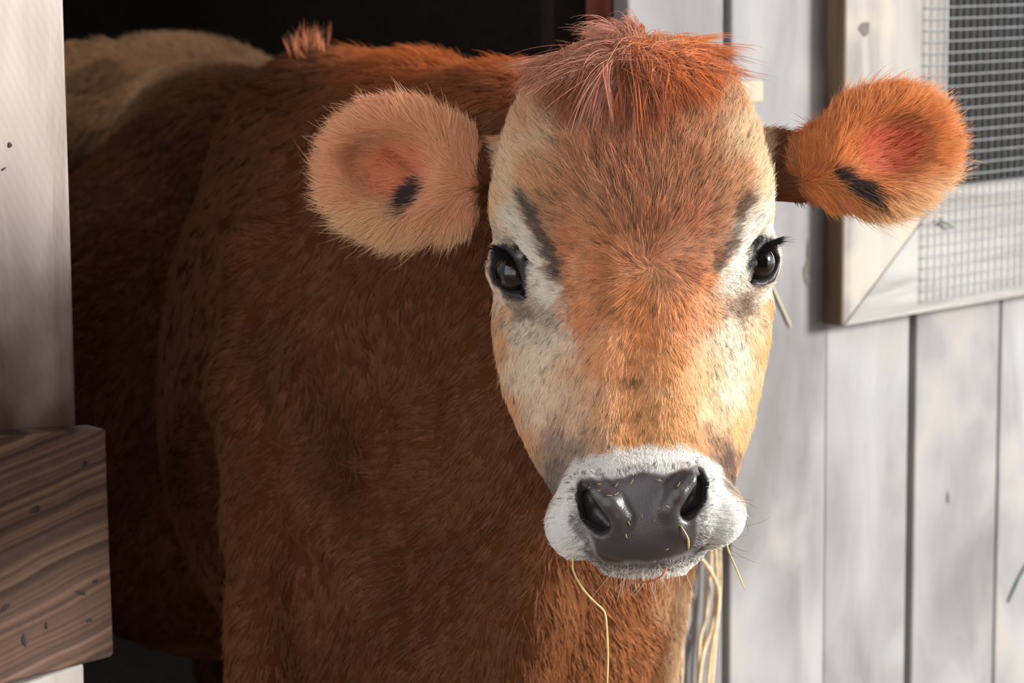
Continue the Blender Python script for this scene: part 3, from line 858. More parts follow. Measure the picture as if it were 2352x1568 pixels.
def cow_colour(P, Nn):
    px, py, m = masks(P, Nn)
    # body
    c_body = np.tile(lin((114, 66, 40)), (len(P), 1))
    def over(c, col, w): return c * (1 - w[:, None]) + lin(col) * w[:, None]
    depth = (FPX - P[:, 2]) * K
    c_body = over(c_body, (178, 90, 42), sstep(300, 110, py) * sstep(700, 900, px) * sstep(2.6, 2.3, depth))  # neck top orange: sunlight on it put into the coat colour
    c_body = over(c_body, (166, 106, 66), sstep(1150, 1450, px) * sstep(900, 1250, py))
    c_body = over(c_body, (222, 186, 146), sstep(1480, 1570, px + 14 * wnoise(P, 30.0)) * sstep(1250, 1400, py))
    c_body = over(c_body, (214, 168, 124), sstep(2.6, 3.0, depth) * sstep(420, 240, py))  # rump paler: light from above put into the coat colour
    c_body = over(c_body, (78, 46, 31), 0.45 * sstep(0.3, 1.4, wnoise(P * np.array([1, 0.35, 1]), 60.0, 10)))
    # face, from the scattered samples
    out = c_body
    sel = np.where(m['head'] > 0.001)[0]
    if len(sel):
        fx, fy = px[sel], py[sel]
        acc = np.zeros((len(sel), 3)); ws = np.zeros(len(sel))
        jx = 7 * wnoise(P[sel], 16.0, 2); jy = 9 * wnoise(P[sel], 16.0, 12)
        for (x, y), col in zip(FXY, FC):
            w = 1.0 / (((fx + jx - x) ** 2 + ((fy + jy - y) * 0.9) ** 2) ** 1.75 + 3e3)
            acc += w[:, None] * col; ws += w
        cf = acc / ws[:, None]
        # a dark parting low on the nose
        pd = np.exp(-(((fx - 1450) / 40) ** 2 + ((fy - 872) / 16) ** 2)) * np.clip(0.5 + 0.5 * wnoise(P[sel], 7.0, 5), 0, 1)
        cf = over(cf, (70, 48, 36), 0.75 * pd)
        jn = 5 * wnoise(P[sel], 12.0, 7)
        def streak(pts, wid):
            d = np.full(len(fx), 1e9)
            for (x0, y0), (x1, y1) in zip(pts[:-1], pts[1:]):
                t = np.clip(((fx - x0) * (x1 - x0) + (fy - y0) * (y1 - y0)) / ((x1 - x0) ** 2 + (y1 - y0) ** 2), 0, 1)
                d = np.minimum(d, np.hypot(fx - x0 - t * (x1 - x0), fy - y0 - t * (y1 - y0)))
            return sstep(wid * 1.5, wid * 0.4, d + jn)
        cf = over(cf, (228, 220, 206), 0.9 * streak([(1178, 500), (1204, 548), (1232, 615), (1258, 676)], 22))
        cf = over(cf, (244, 238, 226), 0.9 * streak([(1748, 486), (1730, 540), (1702, 606), (1672, 652)], 22))
        cf = over(cf, (52, 42, 36), 0.88 * streak([(1212, 462), (1238, 512), (1262, 572), (1282, 630)], 17))
        cf = over(cf, (62, 50, 41), 0.8 * streak([(1706, 462), (1690, 512), (1672, 566), (1652, 616)], 15))
        w = m['head'][sel][:, None]
        out[sel] = out[sel] * (1 - w) + cf * w
    # under the jaw
    jaw = m['head'] * sstep(-200, -300, P[:, 2])
    out = over(out, (190, 122, 78), jaw)
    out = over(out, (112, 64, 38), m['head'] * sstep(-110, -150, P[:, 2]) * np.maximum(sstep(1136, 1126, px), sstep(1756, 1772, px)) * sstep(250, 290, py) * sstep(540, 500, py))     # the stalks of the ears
    # ears
    q = np.where((m['earL'] > 0)[:, None], ear_local(P, 0), ear_local(P, 1))
    inside = m['ear'] * sstep(0.05, 0.35, Nn[:, 2])
    rr = np.sqrt(q[:, 0] ** 2 + q[:, 1] ** 2)
    c_ear = np.tile(lin((196, 116, 66)), (len(P), 1))
    c_ear = over(c_ear, (224, 164, 124), m['earL'] * 0.85)
    c_ear = over(c_ear, (190, 118, 66), m['earR'] * 0.8)
    c_ear = over(c_ear, (232, 196, 150), sstep(0.45, 0.8, q[:, 1]) * 0.7)
    skin_in = inside * sstep(0.62, 0.35, np.sqrt((q[:, 0] * 1.0) ** 2 + (q[:, 1] * 1.15) ** 2))
    c_ear = over(c_ear, (214, 112, 84), skin_in * (0.6 * m['earL'] + 0.85 * m['earR']))  # pink skin; glow of light through the ear put into it
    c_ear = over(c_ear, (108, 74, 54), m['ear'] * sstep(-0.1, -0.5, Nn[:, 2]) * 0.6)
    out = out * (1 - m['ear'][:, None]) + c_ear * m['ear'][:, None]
    spL = np.hypot((px - 958) / 32, (py - 446 + (px - 958) * 0.5) / 34); spR = np.hypot((px - 1955) / 56, (py - 422 - (px - 1955) * 0.45) / 13)
    out = over(out, (46, 34, 36), inside * np.maximum(sstep(1.25, 0.85, spL) * m['earL'], sstep(1.2, 0.85, spR) * m['earR']))
    stalk = sstep(1790, 1740, px) * 0
    # muzzle: white ring, dark pad, dark rims of the eyes
    out = over(out, (246, 243, 238), m['ring'])
    sd = poly_sd(px, py, PAD)
    out = over(out, (150, 146, 146), m['ring'] * sstep(24, 2, sd) * sstep(1180, 1300, py + 60 * (np.abs(px - 1470) > 120)) * 0.8)
    out = over(out, (60, 53, 55), m['pad'])
    out = over(out, (58, 50, 52), m['ring'] * sstep(40, 0, sd + 5 * wnoise(P, 9.0)) * sstep(1120, 1200, py) * sstep(1300, 1260, py) * (1 - m['pad']) * 0.55)
    out = over(out, (40, 36, 40), m['eye'])
    # dark hollow inside the nostrils and the mouth line
    return out, m

BCOL, BM = cow_colour(BV, BN)
BPX, BPY = to_px(BV)

COW_O = to_world(UM(900, 1400, 2.4))[0] * np.array([1, 1, 0])
cow = empty('cow', COW_O)
tag(cow, 'fawn-coloured young cow looking out of the stall opening', 'cow')
M_skin, snt, sb = nmat('cow_skin')
body = mesh_obj('body', np.zeros((0, 3)), [], M_skin, cow, COW_O)
me = body.data
BW = to_world(BV) - COW_O
me.vertices.add(len(BV)); me.vertices.foreach_set('co', BW.astype(np.float32).ravel())
me.loops.add(BQ.size); me.loops.foreach_set('vertex_index', BQ.ravel().astype(np.int32))
me.polygons.add(len(BQ)); me.polygons.foreach_set('loop_start', np.arange(0, BQ.size, 4, dtype=np.int32))
me.polygons.foreach_set('use_smooth', np.ones(len(BQ), dtype=bool))
me.update(calc_edges=True); me.validate()
at_ = me.attributes.new('coat', 'FLOAT_COLOR', 'POINT')
fur_w = (1 - np.clip(BM['pad'] + BM['eye'], 0, 1)) * (1 - 0.6 * BM['ear'])
SKIN = BCOL * (1 - (0.3 + 0.25 * (1 - BM['head'])) * fur_w)[:, None]      # hide darkened under the hair, the coat's own shade put into it
at_.data.foreach_set('color', np.concatenate([SKIN, np.ones((len(BV), 1))], 1).astype(np.float32).ravel())
at_ = me.attributes.new('wet', 'FLOAT', 'POINT')
at_.data.foreach_set('value', np.clip(BM['pad'] + 0.7 * BM['eye'], 0, 1).astype(np.float32))
ac = N(snt, 'ShaderNodeAttribute', attribute_name='coat'); aw = N(snt, 'ShaderNodeAttribute', attribute_name='wet')
snt.links.new(ac.outputs['Color'], sb.inputs['Base Color'])
mr_ = N(snt, 'ShaderNodeMapRange'); mr_.inputs['To Min'].default_value = 0.8; mr_.inputs['To Max'].default_value = 0.33
snt.links.new(aw.outputs['Fac'], mr_.inputs['Value']); snt.links.new(mr_.outputs[0], sb.inputs['Roughness'])
ms_ = N(snt, 'ShaderNodeMapRange'); ms_.inputs['To Min'].default_value = 0.02; ms_.inputs['To Max'].default_value = 0.5
snt.links.new(aw.outputs['Fac'], ms_.inputs['Value']); snt.links.new(ms_.outputs[0], sb.inputs['Specular IOR Level'])
tc = N(snt, 'ShaderNodeTexCoord'); vo = N(snt, 'ShaderNodeTexVoronoi', Scale=800.0); snt.links.new(tc.outputs['Object'], vo.inputs['Vector'])
bp = N(snt, 'ShaderNodeBump', Distance=0.0012); snt.links.new(vo.outputs['Distance'], bp.inputs['Height'])
ml = N(snt, 'ShaderNodeMath', operation='MULTIPLY'); ml.inputs[1].default_value = 0.11; snt.links.new(aw.outputs['Fac'], ml.inputs[0]); snt.links.new(ml.outputs[0], bp.inputs['Strength'])
snt.links.new(bp.outputs[0], sb.inputs['Normal'])
# thin ears let some light through
tr = N(snt, 'ShaderNodeBsdfTranslucent'); tr.inputs['Color'].default_value = (0.95, 0.25, 0.07, 1)
at_ = me.attributes.new('thin', 'FLOAT', 'POINT'); at_.data.foreach_set('value', (BM['earL'] * 0.25 + BM['earR'] * 0.65).astype(np.float32))
ath = N(snt, 'ShaderNodeAttribute', attribute_name='thin')
mx = N(snt, 'ShaderNodeMixShader')
snt.links.new(ath.outputs['Fac'], mx.inputs[0]); snt.links.new(sb.outputs[0], mx.inputs[1]); snt.links.new(tr.outputs[0], mx.inputs[2])
snt.links.new(mx.outputs[0], snt.nodes['Material Output'].inputs['Surface'])

# eyes
M_eye, ent, eb = nmat('dark_brown_eye')
tce = N(ent, 'ShaderNodeTexCoord')
sep = N(ent, 'ShaderNodeSeparateXYZ'); ent.links.new(tce.outputs['Object'], sep.inputs[0])
ln = N(ent, 'ShaderNodeVectorMath', operation='LENGTH')
cmb = N(ent, 'ShaderNodeCombineXYZ'); ent.links.new(sep.outputs[0], cmb.inputs[0]); ent.links.new(sep.outputs[1], cmb.inputs[1]); ent.links.new(cmb.outputs[0], ln.inputs[0])
dv = N(ent, 'ShaderNodeMath', operation='DIVIDE'); dv.inputs[1].default_value = 53 * K; ent.links.new(ln.outputs['Value'], dv.inputs[0])
rp = ramp(ent, [(0.0, (3, 3, 4)), (0.42, (4, 4, 5)), (0.5, (20, 14, 10)), (0.8, (28, 19, 13)), (0.88, (10, 8, 8)), (0.97, (60, 52, 50))])
ent.links.new(dv.outputs[0], rp.inputs['Fac']); ent.links.new(rp.outputs['Color'], eb.inputs['Base Color'])
eb.inputs['Roughness'].default_value = 0.12; eb.inputs['IOR'].default_value = 1.45
eb.inputs['Specular IOR Level'].default_value = 0.15; eb.inputs['Coat Weight'].default_value = 1.0; eb.inputs['Coat IOR'].default_value = 1.5; eb.inputs['Coat Roughness'].default_value = 0.02
for C, r, n, e1, e2 in EYEF:
    nu, nvv = 40, 26
    V = []; Fc = []
    for i in range(nvv + 1):
        th = math.pi * i / nvv
        rr = 1.0 + 0.055 * float(sstep(0.75, 0.25, np.array(math.sin(th) if th < math.pi / 2 else 1.0)))
        for j in range(nu):
            ph = 2 * math.pi * j / nu
            V.append((rr * r * math.sin(th) * math.cos(ph), rr * r * math.sin(th) * math.sin(ph), rr * r * math.cos(th)))
    for i in range(nvv):
        for j in range(nu):
            j2 = (j + 1) % nu
            Fc.append((i * nu + j, (i + 1) * nu + j, (i + 1) * nu + j2, i * nu + j2))
    o = mesh_obj('eye', np.array(V) * K, Fc, M_eye, cow, (0, 0, 0), True)
    X, Y, Z = dir_world(e1)[0], None, dir_world(n)[0]
    Y = np.cross(Z, X)
    Mx = Matrix(((X[0], Y[0], Z[0]), (X[1], Y[1], Z[1]), (X[2], Y[2], Z[2])))
    o.rotation_euler = Mx.to_euler()
    o.location = to_world(C)[0] - COW_O
    o['label'] = 'dark glossy eye'
# ------------------------------------------------------------------ hair
FUR = 1.0
def hair_mat(name, rough=0.45, coat=0.0):
    m = bpy.data.materials.new(name); m.use_nodes = True
    nt = m.node_tree; nt.nodes.clear()
    out = N(nt, 'ShaderNodeOutputMaterial')
    a = N(nt, 'ShaderNodeAttribute', attribute_name='hair_colour')
    d = N(nt, 'ShaderNodeBsdfDiffuse'); t = N(nt, 'ShaderNodeBsdfTranslucent')
    g = N(nt, 'ShaderNodeBsdfHair'); g.component = 'Reflection'
    g.inputs['RoughnessU'].default_value = 0.35; g.inputs['RoughnessV'].default_value = 0.6
    gm = N(nt, 'ShaderNodeMix', data_type='RGBA'); gm.inputs[0].default_value = 0.25; gm.inputs[7].default_value = (0.5, 0.48, 0.46, 1)
    nt.links.new(a.outputs['Color'], gm.inputs[6]); nt.links.new(gm.outputs[2], g.inputs['Color'])
    for q in (d, t): nt.links.new(a.outputs['Color'], q.inputs['Color'])
    m1 = N(nt, 'ShaderNodeMixShader'); m1.inputs[0].default_value = 0.45
    nt.links.new(d.outputs[0], m1.inputs[1]); nt.links.new(t.outputs[0], m1.inputs[2])
    m2 = N(nt, 'ShaderNodeMixShader'); m2.inputs[0].default_value = 0.10
    nt.links.new(m1.outputs[0], m2.inputs[1]); nt.links.new(g.outputs[0], m2.inputs[2])
    nt.links.new(m2.outputs[0], out.inputs['Surface'])
    return m
M_hair = hair_mat('coat_hair')

def curves_obj(name, pts, rad, col, mat, parent, origin):
    """pts (n, k, 3) in unit space, rad (n, k) in units, col (n, 3) linear"""
    n, k, _ = pts.shape
    W = (to_world(pts.reshape(-1, 3)) - origin).astype(np.float32)
    hc = bpy.data.hair_curves.new(name)
    hc.add_curves([k] * n)
    hc.attributes['position'].data.foreach_set('vector', W.ravel()) if 'position' in hc.attributes else hc.points.foreach_set('position', W.ravel())
    ra = hc.attributes.get('radius') or hc.attributes.new('radius', 'FLOAT', 'POINT')
    ra.data.foreach_set('value', (rad * K).astype(np.float32).ravel())
    ca = hc.attributes.new('hair_colour', 'FLOAT_COLOR', 'CURVE')
    ca.data.foreach_set('color', np.concatenate([col, np.ones((n, 1))], 1).astype(np.float32).ravel())
    hc.materials.append(mat)
    o = bpy.data.objects.new(name, hc); COL.objects.link(o)
    o.parent = parent
    o['kind'] = 'stuff'
    return o

FA = 0.5 * np.linalg.norm(np.cross(BV[BQ[:, 2]] - BV[BQ[:, 0]], BV[BQ[:, 3]] - BV[BQ[:, 1]]), axis=1)
VIEW = np.array([0, 0, FPX]) - BV; VIEW /= np.linalg.norm(VIEW, axis=1)[:, None]
FACING = (BN * VIEW).sum(1)
INFR = sstep(-420, -60, BPX) * sstep(2352 + 420, 2352 + 60, BPX) * sstep(-420, -60, BPY) * sstep(1568 + 420, 1568 + 60, BPY)

def sample(wv, n):
    w = FA * wv[BQ].mean(1); w = w / w.sum()
    f = np.searchsorted(np.cumsum(w), rng.uniform(size=n)); f = np.minimum(f, len(BQ) - 1)
    u, v = rng.uniform(size=(2, n))
    q = BQ[f]
    wt = np.stack([(1 - u) * (1 - v), u * (1 - v), u * v, (1 - u) * v], 1)
    P = (BV[q] * wt[:, :, None]).sum(1); Nn = (BN[q] * wt[:, :, None]).sum(1)
    Nn /= np.linalg.norm(Nn, axis=1)[:, None]
    C = (BCOL[q] * wt[:, :, None]).sum(1)
    M = {k: (BM[k][q] * wt).sum(1) for k in BM}
    return P, Nn, C, M

def nrm(v): return v / (np.linalg.norm(v, axis=1)[:, None] + 1e-9)
def tangent(v, n): return nrm(v - n * (v * n).sum(1)[:, None])

WH = (1497.0, 612.0)
def comb(P, Nn, M):
    """hair direction over the cow: a whorl on the forehead, out over the face, back along the neck"""
    px, py = to_px(P)
    vx, vy = px - WH[0], py - WH[1]
    r = np.hypot(vx, vy) + 1e-6
    sw = 0.75 * np.exp(-r / 60.0)                                   # slight swirl at the whorl
    fx, fy = vx / r - sw * vy / r, vy / r + sw * vx / r
    dn = sstep(700, 950, py)
    fx = fx * (1 - 0.55 * dn); fy = fy * (1 - dn) + dn
    up = sstep(560, 380, py) * np.exp(-((px - 1455) / 240.0) ** 2)
    fx = fx * (1 - 0.2 * up)
    mx, my = (px - 1472) / 1.3, py - 1175
    mr2 = np.hypot(mx, my) + 1e-6
    g = M['ring']
    fx = fx * (1 - g) + g * mx / mr2; fy = fy * (1 - g) + g * my / mr2
    face = np.stack([fx, fy, -0.15 * np.ones_like(fx)], 1)
    top = sstep(420, 160, py)
    body_d = np.stack([-0.42 - 0.35 * top + 0.3 * sstep(1250, 1500, px), 0.85 - 0.75 * top, -0.35 - 0.2 * top], 1)
    body_d = body_d + 0.28 * np.stack([wnoise(P, 130.0, 0), wnoise(P, 130.0, 6), wnoise(P, 130.0, 12)], 1)
    d = nrm(face) * M['head'][:, None] + nrm(body_d) * (1 - M['head'])[:, None]
    # ears: out to the rim and towards the tip
    for i, key in ((0, 'earL'), (1, 'earR')):
        q = ear_local(P, i)
        s = -1.0 if i == 0 else 1.0
        c, R, rr_ = EAR_C[i]
        pole = np.array([-1.35 * s, 0.12, 0.0])                       # hair streams from the root of the ear to its rim
        fl = nrm((q - pole) * np.array([1.0, 1.0, 0.0])) + 0.5 * np.hypot(q[:, 0], q[:, 1])[:, None] * nrm(q * np.array([1.0, 1.0, 0.0]) + 1e-6)
        e = fl @ np.asarray(R).T + np.array([0.0, 0.06, 0.10])
        w = M[key][:, None]
        d = d * (1 - w) + nrm(e) * w
    d = d + 0.10 * np.stack([wnoise(P, 22.0, 3), wnoise(P, 22.0, 9), wnoise(P, 22.0, 15)], 1)
    return tangent(d, Nn)

def strands(P, Nn, T, C, L, lift, rad, nchild, spread, clump, wave, npt=5, droop=0.0, jitter=0.10, cj=0.10, hj=0.08, lj=0.25, bend=0.45, tj=0.12, gam=0.86, gain=1.0):
    """P.. per clump; returns hair points, radii, colours"""
    n = len(P)
    rep = np.repeat(np.arange(n), nchild)
    m = len(rep)
    B = np.cross(Nn, T)
    spread = np.broadcast_to(spread, (n,)); L = np.broadcast_to(L, (n,)); lift = np.broadcast_to(lift, (n,)); rad = np.broadcast_to(rad, (n,))
    cc = C * np.exp(rng.normal(0, cj, (n, 1)))
    o1, o2 = rng.normal(size=(2, m)) * spread[rep]
    off = T[rep] * o1[:, None] + B[rep] * o2[:, None]
    s = np.linspace(0, 1, npt)
    ll = L[rep] * np.exp(rng.normal(0, lj, m) - 0.03)
    lf = lift[rep] * np.exp(rng.normal(0, 0.25, m))
    tdir = nrm(T[rep] + B[rep] * rng.normal(0, tj, m)[:, None] + rng.normal(0, jitter, (m, 3)))
    ph = np.repeat(rng.uniform(0, 6.28, n), nchild) + rng.normal(0, 0.5, m)
    wv = np.broadcast_to(wave, (n,))[rep]
    pts = np.empty((m, npt, 3))
    for i, si in enumerate(s):
        p = P[rep] + off * (1 - np.broadcast_to(clump, (n,))[rep] * si)[:, None]
        p = p + tdir * (ll * si * np.cos(lf))[:, None] + Nn[rep] * (ll * np.sin(lf) * si * (1 - bend * si))[:, None]
        p = p + B[rep] * (wv * ll * np.sin(ph + 3.6 * si) * si)[:, None]
        if droop: p = p + np.array([0, 1.0, 0]) * (droop * ll * si * si)[:, None]
        pts[:, i] = p
    prof = np.array([1.0, 1.0, 0.85, 0.55, 0.12]) if npt == 5 else np.interp(s, [0, .3, .7, 1], [1, 1, .75, .1])
    R = rad[rep][:, None] * prof[None] * np.exp(rng.normal(0, 0.15, (m, 1)))
    col = np.maximum(cc[rep] ** gam * gain * np.exp(rng.normal(0, hj, (m, 1))), 0.002)
    col = col * np.minimum(1.0, 0.9 / col.max(1))[:, None]
    return pts, R, col

VIS = sstep(-0.55, -0.15, FACING) * 0.92 + 0.08
# --- face, jaw and muzzle
mouth_d = np.full(len(BV), 1e9)
for (x0, y0, d0), (x1, y1, d1) in zip(mouth[:-1], mouth[1:]):
    a_, b_ = U(x0, y0, d0), U(x1, y1, d1)
    t_ = np.clip((BV - a_) @ (b_ - a_) / ((b_ - a_) @ (b_ - a_)), 0, 1)
    mouth_d = np.minimum(mouth_d, np.linalg.norm(BV - a_ - t_[:, None] * (b_ - a_), axis=1))
skip = np.where((BM['pad'] > 0.35) | (BM['rim'] > 0.5) | (mouth_d < 13), 1, 0)
PADD = np.abs(poly_sd(BPX, BPY, PAD)); BM['padd'] = PADD
DV = BM['head'] * (1 - skip) * VIS * INFR
n = int(42000 * FUR)
P, Nn, C, M = sample(DV * (1 + 0.7 * BM['ring']), n)
px, py = to_px(P)
T = comb(P, Nn, M)
fore = sstep(600, 380, py) * sstep(1130, 1220, px) * sstep(1790, 1720, px)
L = 18 + 25 * fore + 8 * sstep(330, 230, py) + 14 * sstep(1190, 1130, px) + 14 * sstep(1720, 1780, px) * sstep(900, 600, py)
L = np.where(np.hypot(px - WH[0], py - WH[1]) < 120, L + 8, L)
L = L * (1 - M['ring']) + 9.5 * M['ring']
near_eye = np.zeros(len(P))
for C_, r_, n_, a_, b_ in EYEF:
    near_eye = np.maximum(near_eye, sstep(150, 70, np.linalg.norm(P - C_, axis=1)))
L = L * (1 - 0.55 * near_eye) * (1 - 0.55 * sstep(0.3, 0.8, M['eye']))
lift = 0.20 + 0.16 * fore + 0.25 * M['ring'] + 0.10 * np.clip(wnoise(P, 20.0), -1, 1)
dk = (rng.uniform(size=len(P)) < 0.10 + 0.17 * fore * (px > 1240) * (px < 1700)) * (1 - M['ring'])
C = C * (1 - 0.62 * dk[:, None])
# dark hairs sprinkled through the white rim, thickest next to the nose pad
pdk = M['ring'] * (sstep(np.where(py > 1180, 34, 20), 2, M['padd']) * np.where(py > 1180, 0.6, 0.2) + 0.008)
pdk = pdk * np.where((px > 1300) & (px < 1640), 1.0, 0.6)
sel_d = rng.uniform(size=len(P)) < pdk
C[sel_d] = lin((104, 98, 99))
face_h = strands(P, Nn, T, C, L, lift, 0.48, 7, 4.4 + 2.2 * fore, 0.62 + 0.2 * fore, 0.03 + 0.06 * fore, cj=0.15, jitter=0.045, tj=0.06, gam=0.80, gain=1.2)
# --- ears
DV = BM['ear'] * VIS * (1 + 0.5 * (BN[:, 2] > 0.0))
n = int(9000 * FUR)
P, Nn, C, M = sample(DV, n)
T = comb(P, Nn, M)
q = np.where((M['earL'] > 0)[:, None], ear_local(P, 0), ear_local(P, 1))
rr = np.hypot(q[:, 0], q[:, 1])
sgn_ = np.where(M['earL'] > 0, -1, 1)
bare = sstep(0.62, 0.3, np.hypot(q[:, 0] - 0.16 * sgn_, q[:, 1] * 1.2)) * (Nn[:, 2] > 0.2)
keep = rng.uniform(size=len(P)) > bare * 0.88
P, Nn, C, T, q, rr = P[keep], Nn[keep], C[keep], T[keep], q[keep], rr[keep]
L = 40 + 22 * sstep(0.5, 0.9, rr) + 16 * sstep(0.1, 0.7, q[:, 1])
L = L * (1 - 0.45 * sstep(0.6, 0.95, -q[:, 0] * np.where(P[:, 0] < 0, -1, 1)))
ear_h = strands(P, Nn, T, C, L, 0.42, 0.62, 8, 4.5, 0.55, 0.06, cj=0.14, gam=0.80, gain=1.3)
# --- neck, chest and trunk
DV = (1 - BM['head']) * (1 - BM['ear']) * VIS * INFR * sstep(4.2, 3.2, (FPX - BV[:, 2]) * K)
n = int(38000 * FUR)
dep = (FPX - BV[:, 2]) * K
P, Nn, C, M = sample(DV * (1.7 / dep) ** 1.2, n)
px, py = to_px(P)
T = comb(P, Nn, M)
dz = (FPX - P[:, 2]) * K
top = sstep(260, 130, py)
L = 42 + 12 * top
body_h = strands(P, Nn, T, C, L, 0.17 + 0.35 * top, 1.0 * (dz / 2.0), 8, 9.0, 0.35, 0.05, cj=0.13, jitter=0.07, tj=0.08)
# --- forelock: locks that rise from the crown and drape over the poll
gx = np.arange(1100, 1820, 10.0); gy = np.arange(60, 420, 10.0)
zb = np.full((len(gx), len(gy)), -170.0)
hm = BM['head'] > 0.5
ix = ((BPX[hm] - 1100) / 10).astype(int); iy = ((BPY[hm] - 60) / 10).astype(int)
ok = (ix >= 0) & (ix < len(gx)) & (iy >= 0) & (iy < len(gy))
np.maximum.at(zb, (ix[ok], iy[ok]), BV[hm][ok, 2])
for _ in range(3):
    zb[1:-1, 1:-1] = (zb[1:-1, 1:-1] * 2 + zb[2:, 1:-1] + zb[:-2, 1:-1] + zb[1:-1, 2:] + zb[1:-1, :-2]) / 6
def zmap(px, py):
    return zb[np.clip(((px - 1100) / 10).astype(int), 0, len(gx) - 1), np.clip(((py - 60) / 10).astype(int), 0, len(gy) - 1)]
def locks(tx, ty, cx, cy, rise, per, spread, col, rad=0.75, conv=0.75, npt=9, off0=14.0):
    n = len(tx); rep = np.repeat(np.arange(n), per); m = len(rep)
    s = np.linspace(0, 1, npt)[None]
    x0, y0 = cx, cy
    mx_, my_ = x0 + (tx - x0) * 0.5, np.minimum(y0, ty) - rise
    qx = (1 - s) ** 2 * x0[:, None] + 2 * s * (1 - s) * mx_[:, None] + s ** 2 * tx[:, None]
    qy = (1 - s) ** 2 * y0[:, None] + 2 * s * (1 - s) * my_[:, None] + s ** 2 * ty[:, None]
    wa = rng.uniform(3, 17, (n, 1)); wp_ = rng.uniform(0, 6.28, (n, 1)); wf = rng.uniform(3, 6.5, (n, 1))
    qx = qx + wa * np.sin(wf * s + wp_) * s; qy = qy + 0.5 * wa * np.cos(wf * s + wp_) * s
    qz = zmap(qx, qy) + off0 + 26 * np.sin(math.pi * np.clip(s * 0.8 + 0.1, 0, 1)) * rng.uniform(0.3, 1.3, (n, 1))
    ker = np.array([0.25, 0.5, 0.25])
    for _ in range(3): qz[:, 1:-1] = qz[:, :-2] * .25 + qz[:, 1:-1] * .5 + qz[:, 2:] * .25
    sc = (FPX - qz) / FPX
    cen = np.stack([(qx - CXP) * sc, (qy - CYP) * sc, qz], 2)
    off = rng.normal(size=(m, 1, 3)) * np.array([1, 0.9, 0.6]) * spread
    conv_s = 1 - conv * np.abs(s[0][None, :, None]) ** 0.9
    flare = rng.normal(0, 1, (m, 1, 3)) * (s[0][None, :, None] ** 2) * 5.0
    tl = np.exp(rng.normal(-0.05, 0.14, m))[:, None, None]
    base = cen[rep][:, :1]
    pts = base + (cen[rep] - base) * tl + off * conv_s + flare
    prof = np.interp(s[0], [0, .4, .75, 1], [0.9, 1, .8, .12])
    R = rad * prof[None] * np.exp(rng.normal(0, 0.15, (m, 1)))
    c = np.clip(col[rep] ** 0.8 * np.exp(rng.normal(0, 0.14, (m, 1))), 0.003, 0.9)
    return pts, R, c
n = 340
tx = rng.uniform(1212, 1700, n)
prof_y = np.interp(tx, [1212, 1260, 1320, 1400, 1470, 1540, 1600, 1650, 1700], [215, 255, 280, 300, 300, 280, 262, 222, 190])
ty = prof_y - rng.uniform(0, 1, n) * 150 * np.interp(tx, [1212, 1450, 1700], [0.5, 1, 0.45])
ty = np.maximum(ty, 112)
cx = 1464 + (tx - 1464) * rng.uniform(-0.1, 0.6, n) + rng.normal(0, 26, n)
cy = 118 + np.abs(cx - 1464) * 0.24 + rng.uniform(-14, 50, n) * np.exp(-((cx - 1464) / 150) ** 2)
cy = np.minimum(cy, ty - 4)
colL, colR, colD = lin((202, 136, 112)), lin((200, 108, 58)), lin((136, 72, 46))
mixw = sstep(1400, 1540, tx + rng.normal(0, 50, n))[:, None]
col = colL * (1 - mixw) + colR * mixw
dk = (rng.uniform(size=n) < 0.35)[:, None]
col = np.where(dk, colD, col) * np.exp(rng.normal(0, 0.22, (n, 1)))
lock_a = locks(tx + rng.normal(0, 14, n), ty, cx, cy, rng.uniform(0, 52, n), 34, 10.0, col, rad=0.66, conv=0.88)
n = 46                                                       # the strands that stand up
tx = np.concatenate([rng.normal(1395, 42, 26), rng.normal(1560, 60, 20)]); ty = np.concatenate([rng.normal(82, 20, 26), rng.normal(104, 14, 20)])
tx[:3] = (1428, 1440, 1412); ty[:3] = (48, 62, 60)
cx = np.interp(tx, [1300, 1460, 1700], [1440, 1460, 1490]) + rng.normal(0, 8, n); cy = 128 + rng.normal(0, 8, n)
col = np.where((tx > 1470)[:, None], colR, colL) * np.exp(rng.normal(0, 0.2, (n, 1)))
lock_b = locks(tx, ty, cx, cy, rng.uniform(10, 34, n), 24, 7.0, col, off0=4.0)
lock_h = tuple(np.concatenate([a_, b_]) for a_, b_ in zip(lock_a, lock_b))
# --- tufts standing on the withers
wv = (1 - BM['head']) * (1 - BM['ear']) * np.exp(-((BPX - 700) / 34.0) ** 2 - ((BPY - 112) / 16.0) ** 2) * (dep < 2.6)
P, Nn, C, M = sample(wv + 1e-12, 26)
v = np.stack([rng.normal(-0.1, 0.5, len(P)), -np.ones(len(P)), np.zeros(len(P))], 1)
tuft_h = strands(P, Nn, nrm(v), np.tile(lin((196, 122, 84)), (len(P), 1)), rng.uniform(40, 95, len(P)), 0.15, 0.8, 12, 6.0, 0.85, 0.05, npt=6, lj=0.12)
